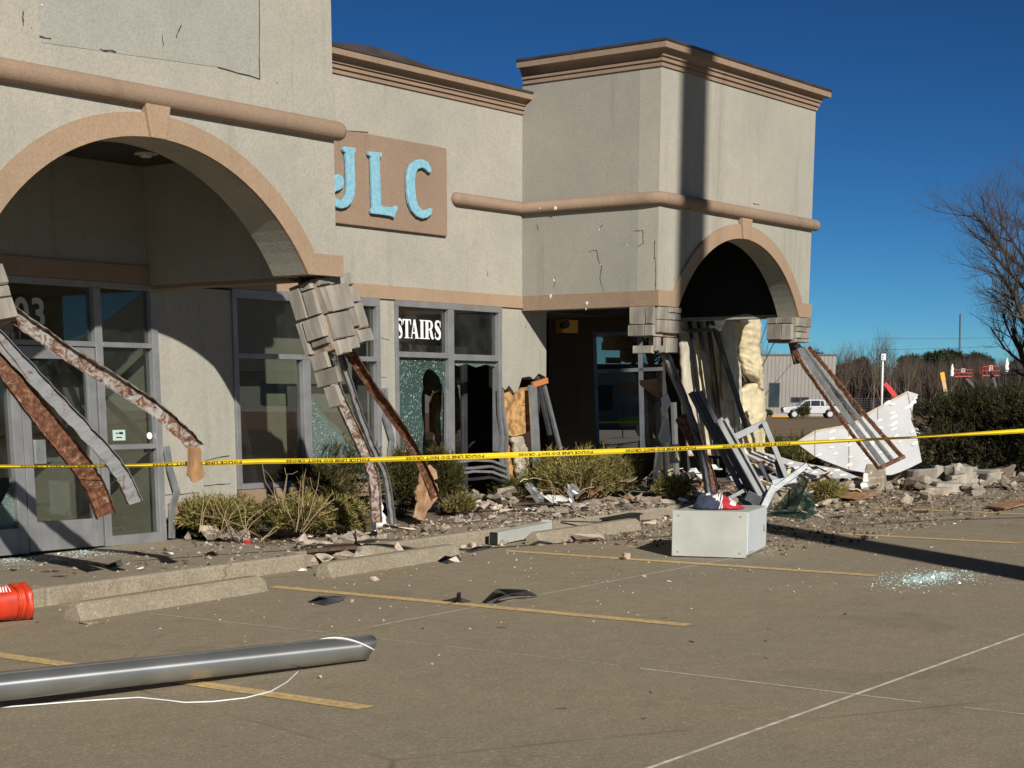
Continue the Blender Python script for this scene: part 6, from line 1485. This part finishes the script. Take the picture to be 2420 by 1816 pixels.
for xa, xb, ya, yb in ((1660, 1684, 827, 880), (1708, 1729, 858, 870), (1730, 1748, 858, 870), (1784, 1802, 836, 851)):
    m = MB(); F.box(m, F.U(xa), F.U(xb), -.05, -.01, F.Wz(yb), F.Wz(ya)); w_ = m.build('window', simple('window_trim', (0.05, 0.05, 0.05)), wh)
    m = MB(); F.box(m, F.U(xa) + .08, F.U(xb) - .08, -.07, -.055, F.Wz(yb) + .08, F.Wz(ya) - .08); m.build('pane', WGL, w_)
m = MB(); F.box(m, F.U(1648), F.U(1700), -7, -6.2, .0, .18); m.build('painted_kerb', simple('kerb_yellow', (0.5, 0.27, 0.03)), None, False, 'yellow painted kerb before the metal building', 'kerb')
# pickup
F = Frame(1756, 170, -.42)
SILV = simple('silver_paint', (0.50, 0.51, 0.53), (0.54, 0.55, 0.57), 1, 0.3, .35)
TYRE = simple('tyre_rubber', (0.015, 0.015, 0.016), rough=.8)
tk = thing('pickup_truck', 'silver four door pickup parked side on across the lawn', 'pickup', F.o)
def prof(F, pts, v0, v1, name, mat, par, bevel=0.0):
    m = MB(); m.prism([F.p(u, v0, w) for u, w in pts], -Vector((ax.x, ax.y, 0)), v1 - v0); return m.build(name, mat, par, bevel=bevel)
body = [(-2.85,.55),(-2.9,.85),(-2.8,1.08),(-1.55,1.18),(2.85,1.2),(2.9,.95),(2.92,.55),(2.35,.5),(2.2,.8),(1.95,.92),(1.65,.92),(1.4,.8),(1.25,.48),(-1.15,.45),(-1.35,.8),(-1.6,.92),(-1.9,.92),(-2.15,.8),(-2.3,.5)]
bd = prof(F, body, 0, 1.95, 'body', SILV, tk, .05)
prof(F, [(-1.45,1.19),(-.75,1.72),(-.4,1.82),(1.05,1.82),(1.3,1.7),(1.42,1.2)], .12, 1.83, 'cab', SILV, tk, .04)
for pts in ([(-1.22,1.22),(-.68,1.66),(-.22,1.72),(-.22,1.22)], [(-.12,1.22),(-.12,1.72),(.75,1.72),(.75,1.22)], [(.84,1.22),(.84,1.70),(1.08,1.68),(1.2,1.22)]):
    prof(F, pts, .09, .11, 'window', WGL, tk)
m = MB(); F.box(m, 1.5, 2.85, .15, 1.8, 1.195, 1.215); m.build('bed_cover', TYRE, tk)
for u in (-1.75, 1.8):
    for v in (.02, 1.72):
        m = MB(); m.tube([F.p(u, v, .40), F.p(u, v + .22, .40)], .40, 20); wv_ = m.build('wheel', TYRE, tk)
        if v < 1: m = MB(); m.tube([F.p(u, v - .012, .40), F.p(u, v + .05, .40)], [.26, .25], 16); m.build('rim', simple('rim_silver', (0.5, 0.5, 0.5), metal=.7, rough=.35), wv_)
m = MB(); F.box(m, -2.9, -2.7, -.01, .2, .88, 1.02); m.build('headlight', SIGNWHITE, bd)
m = MB(); F.box(m, 2.82, 2.93, -.01, .2, .9, 1.15); m.build('tail_light', RED, bd)
m = MB(); F.box(m, -.14, -.06, -.015, 0, 1.0, 1.05); F.box(m, .72, .80, -.015, 0, 1.0, 1.05); m.build('door_handle', ALUDK, bd)
m = MB(); F.box(m, 2.86, 3.02, .1, 1.85, .5, .68); m.build('bumper', GALV, bd)
sb_ = shrub('conical_shrub', 'small dark conical shrub standing before the pickup', (Frame(1736, 163, -.42).o), .48, .48, 1.25, 700, JUND, 40, L=.22, W=.06, per=4, lumps=6)
shrub('ball_shrub', 'small dark ball shrub beside the metal building', (Frame(1661, 180, -.42).o), .42, .42, .6, 400, JUND, 41, L=.2, W=.06, per=4, lumps=4)
# lamp post with cabinet head
F = Frame(1906, 150, -.42)
lp_ = thing('lamp_post', 'thin white post with a white box head on the lawn', 'lamp post', F.o)
m = MB(); m.tube([F.p(0, 0, 0), F.p(-.1, 0, F.Wz(775))], [.11, .08], 8); m.build('post', WHITEPAINT, lp_, True)
m = MB(); F.box(m, -.28, .1, -.2, .2, F.Wz(779), F.Wz(765)); m.build('head', WHITEPAINT, lp_)
m = MB(); F.box(m, -.2, -.1, -.22, -.2, F.Wz(772), F.Wz(768)); F.box(m, -.2, -.1, -.22, -.2, F.Wz(777), F.Wz(774)); m.build('lens', BLACKPL, lp_)
# lifts and booms
LRED = simple('lift_red', (0.33, 0.045, 0.035), rough=.5); DKG = simple('machine_grey', (0.05, 0.05, 0.055), rough=.5)
def lift(x0, x1, yt, yb, ax0, ay0, ax1, ay1, depth, label):
    F = Frame((x0 + x1) / 2, depth, -.45); t = thing('boom_lift', label, 'boom lift', F.o, 'boom lifts beyond the hedge')
    a, b, w0, w1 = F.U(x0), F.U(x1), F.Wz(yb), F.Wz(yt); m = MB()
    F.box(m, a, b, -.45, .45, w0, w0 + .12); m.build('platform', LRED, t)
    m = MB()
    for v in (-.45, .45):
        for w in (w1, (w0 + w1) / 2 + .05): m.bar(F.p(a, v, w), F.p(b, v, w), .05, .05)
        for k in range(5): u = a + (b - a) * k / 4; m.bar(F.p(u, v, w0), F.p(u, v, w1), .05, .05)
    for u in (a, b): m.bar(F.p(u, -.45, w1), F.p(u, .45, w1), .05, .05)
    m.build('guard_rail', LRED, t)
    m = MB(); F.box(m, (a + b) / 2 - .25, (a + b) / 2 + .2, -.42, -.1, w0 + .5, w1 + .12); m.build('control_box', simple('control_grey', (0.4, 0.3, 0.28)), t)
    m = MB(); q0 = F.p(F.U(ax0), 0, F.Wz(ay0)); q1 = F.p(F.U(ax1), 0, F.Wz(ay1)); q2 = F.p(F.U(ax1) + .8, .5, .9); m.bar(q0, q1, .28, .3, (ax.x, ax.y, 0)); m.bar(q1, q2, .36, .36, (ax.x, ax.y, 0)); m.build('boom', DKG, t)
    m = MB(); F.box(m, F.U(ax1) - .2, F.U(ax1) + 2.0, -.6, 1.4, .35, 1.2); ch_ = m.build('chassis', LRED, t)
    for u in (0.1, 1.7):
        m = MB(); m.tube([F.p(F.U(ax1) + u, -.7, .4), F.p(F.U(ax1) + u, -.4, .4)], .4, 14); m.build('wheel', TYRE, ch_)
lift(2057, 2094, 799, 815, 2083, 816, 2112, 845, 190, 'red boom lift basket with a white wrapped load at its side')
lift(2117, 2153, 792, 813, 2141, 812, 2153, 846, 192, 'red boom lift basket on a nearly upright arm')
def wrapped(x, yt, yb, depth, label, w=.3):
    F = Frame(x, depth, -.45); t = thing('wrapped_light', label, 'wrapped light', F.o); n = 9; vs = []
    m = MB(); zt, zb = F.Wz(yt), F.Wz(yb)
    m.tube([F.p(.05 * (k % 2), 0, zb + (zt - zb) * k / 5) for k in range(6)], [w * .8, w, w * .85, w * .9, w * .6, .05], 8); m.build('cover', GLUE, t)
    m = MB(); m.tube([F.p(0, 0, 0), F.p(0, 0, zb + .1)], .05, 6); m.build('post', DKG, t)
wrapped(2053, 787, 813, 189, 'white wrapped fixture hanging beside a red lift basket', .22)
wrapped(2170, 774, 804, 189, 'white wrapped fixture on a thin dark post', .26)
def boom(name, label, cat, pts, depth, ws, mats):
    F = Frame(pts[0][0], depth, -.45); t = thing(name, label, cat, F.o)
    for k in range(len(pts) - 1):
        m = MB(); m.bar(F.p(F.U(pts[k][0]), 0, F.Wz(pts[k][1])), F.p(F.U(pts[k + 1][0]), 0, F.Wz(pts[k + 1][1])), ws[k], ws[k], (ax.x, ax.y, 0)); m.build('boom_section', mats[k], t)
    m = MB(); u = F.U(pts[-1][0]); F.box(m, u - 1.9, u + .3, -.9, .9, .4, 1.1); ch_ = m.build('chassis', mats[0], t)
    for q in (-1.5, -.1):
        m = MB(); m.tube([F.p(u + q, -1.0, .45), F.p(u + q, -.7, .45)], .45, 14); m.build('wheel', TYRE, ch_)
YELM = simple('machine_yellow', (0.62, 0.33, 0.02), rough=.5)
boom('telehandler', 'red telescopic boom rising behind the standing foam board', 'telehandler', [(1909, 828), (1918, 838), (1933, 856), (1950, 880)], 185, [.42, .5, .55], [simple('machine_red', (0.5, 0.01, 0.02), rough=.45), simple('machine_red2', (0.5, 0.01, 0.02), rough=.45), DKG])
boom('excavator', 'yellow machine arm rising beyond the hedge', 'excavator', [(2031, 805), (2035, 822), (2041, 846), (2044, 880)], 200, [.5, .42, .5], [YELM, simple('boom_pale', (0.5, 0.36, 0.18)), DKG])
F = Frame(2070, 255, -.45); m = MB(); m.tube([F.p(0, 0, 0), F.p(-.15, 0, F.Wz(770)), F.p(-.4, 0, F.Wz(680))], [.22, .16, .10], 6); m.build('radio_mast', DKG, None, True, 'tall thin radio mast above the pines', 'mast')
for k, (ya, yb) in enumerate(((733, 726), (757, 744))):
    F = Frame(2000, 235, -.45); m = MB()
    m.tube([F.p(F.U(1880 + (2420 - 1880) * i / 10), 0, F.Wz(ya + (yb - ya) * i / 5.5) - .25 * math.sin(math.pi * i / 10)) for i in range(11)], .022, 4)
    m.build('power_line', DKG, None, True, ('upper', 'lower')[k] + ' thin power line crossing the sky behind the mast', 'power line')
# site fence
F = Frame(1900, 176, -.45); sf = thing('site_fence', 'dark mesh site fence behind the foam boards', 'fence', F.o)
for k in range(9):
    m = MB(); u = -4 + k * 1.05; m.tube([F.p(u, 0, 0), F.p(u, 0, 2.0)], .04, 6); m.build('fence_post', DKG, sf)
    if k < 8:
        m = MB()
        for j in range(9): m.bar(F.p(u, 0, .2 + j * .22), F.p(u + 1.05, 0, .2 + j * .22), .02, .02)
        for j in range(6): m.bar(F.p(u + j * .18, 0, .1), F.p(u + j * .18, 0, 2.0), .02, .02)
        m.build('mesh_panel', DKG, sf)
for k, (x, c, hh__, lab) in enumerate(((1922, (0.04, 0.09, 0.16), 1.3, 'blue crate stack by the site fence'), (1942, (0.35, 0.36, 0.36), 1.0, 'pale equipment box by the site fence'), (1962, (0.06, 0.06, 0.06), 1.5, 'dark generator box by the site fence'))):
    F = Frame(x, 174, -.45); m = MB(); F.box(m, -.5, .5, -.3, .3, 0, hh__); F.box(m, -.54, .54, -.34, .34, hh__ + .002, hh__ + .08); m.build('equipment_box', simple('equip%d' % k, c), None, False, lab, 'equipment box')

# ------------------------------------------------------------------ what stands behind the photographer and shows in shadow and glass
px_, py_ = 18.93 - 16.3 * math.cos(SUN_AZ), 11.416 - 16.3 * math.sin(SUN_AZ)
pole = thing('utility_pole', 'tall wooden utility pole beside the car park', 'utility pole', (px_, py_, gz(px_)))
m = MB(); m.tube([(px_, py_, gz(px_)), (px_, py_, 8), (px_, py_, 15.5)], [.37, .30, .26], 14); m.build('shaft', BARK, pole, True)
m = MB(); m.bar((px_ - 1, py_ + .6, 14.9), (px_ + 1, py_ - .6, 14.9), .1, .12); m.build('crossarm', BARK, pole)
PALESID = simple('pale_siding', (0.42, 0.43, 0.38), (0.5, 0.5, 0.45), .4, coord='pos'); BRK = simple('brick_red', (0.22, 0.10, 0.065), (0.30, 0.15, 0.10), 9, coord='pos')
sh = thing('street_building', 'low pale building with a brick base across the street', 'building', (70, -40, -.3))
m = MB(); m.box(70, 80, -62, -18, .82, 3.1); m.build('wall', PALESID, sh); m = MB(); m.box(69.9, 80.1, -62.1, -17.9, -.5, .81); m.build('brick_base', BRK, sh)
m = MB(); m.prism([(69, -63, 3.11), (69, -17, 3.11), (76, -22, 9.5), (76, -58, 9.5)], (-1, 0, .5), .3); m.build('roof', DKG, sh)
for k in range(8):
    m = MB(); m.box(69.93, 69.97, -60 + k * 5.4, -58 + k * 5.4, 1.2, 2.6); m.build('window', WGL, sh)
fn = thing('street_fence', 'chain link fence along the street', 'fence', (-25, -25, -.3))
def back(px, py, d): # a point d metres behind, seen mirrored in the entry glass
    v = atd(px, py, 2 * DG + d); return v - ax * (2 * (DG + d))
m = MB()
for k in range(26):
    p = back(1106 - 900 + k * 60, 858, 34); m.tube([(p.x, p.y, -.3), (p.x, p.y, 1.3)], .03, 5)
a, b = back(100, 858, 34), back(1800, 858, 34)
for z in (1.28, .9, .5, .1): m.bar((a.x, a.y, z), (b.x, b.y, z), .02, .02)
m.build('fence_mesh', DKG, fn)
q = [back(x, y, 33.5) for x, y in ((1337, 903), (1380, 899), (1382, 918), (1338, 922))]
m = MB(); m.prism(q, ax, .01); bn = m.build('banner', simple('lime_banner', (0.10, 0.55, 0.06), rough=.6), None, False, 'lime green banner with dark lettering tied to the street fence', 'banner')
me = text_mesh('JUST MOVED?', .16, .004, 2); me.materials.append(BLACKPL)
M = Matrix((-RGT, Vector((0, 0, 1)), ax)).transposed().to_4x4(); M.translation = back(1342, 913, 33.4) + RGT * .95 + ax * .05
o = inst('banner_lettering', me, M, None); o.parent = bn; o.matrix_parent_inverse = Matrix.Translation(-bn.location)
hb = thing('street_house', 'white house behind the street fence', 'house', back(1310, 858, 60))
p = back(1310, 858, 60)
def hbx(m, u0, u1, v0, v1, z0, z1): m.add([p + RGT * u + ax * v + Vector((0, 0, z - 1.65)) for u, v, z in ((u0,v0,z0),(u1,v0,z0),(u1,v1,z0),(u0,v1,z0),(u0,v0,z1),(u1,v0,z1),(u1,v1,z1),(u0,v1,z1))], [(0,3,2,1),(4,5,6,7),(0,1,5,4),(1,2,6,5),(2,3,7,6),(3,0,4,7)])
m = MB(); hbx(m, -6, 8, -8, 0, -.3, 3.4); m.build('wall', PALESID, hb); m = MB(); hbx(m, -6.5, 8.5, -8.5, .5, 3.41, 3.7); m.build('roof', DKG, hb)
for u in (-4, -1, 2, 5): m = MB(); hbx(m, u, u + 1.4, .0, .04, .8, 2.4); m.build('window', WGL, hb)
p = back(1400, 858, 26)
split_tree('bare_tree', 'bare street tree behind the car park', (p.x, p.y, -.3), 31, 8.2, spread=1.05, depth=4, mat=BARKD, base_r=.28, up=.15, kids=(8, 6, 5, 4, 3), trunk_frac=.25)
split_tree('bare_tree', 'bare street tree before the pale street building', (46, -11, -.3), 33, 8.5, spread=1.0, depth=4, mat=BARKD, base_r=.25, up=.2, kids=(7, 6, 5, 4, 3), trunk_frac=.25)
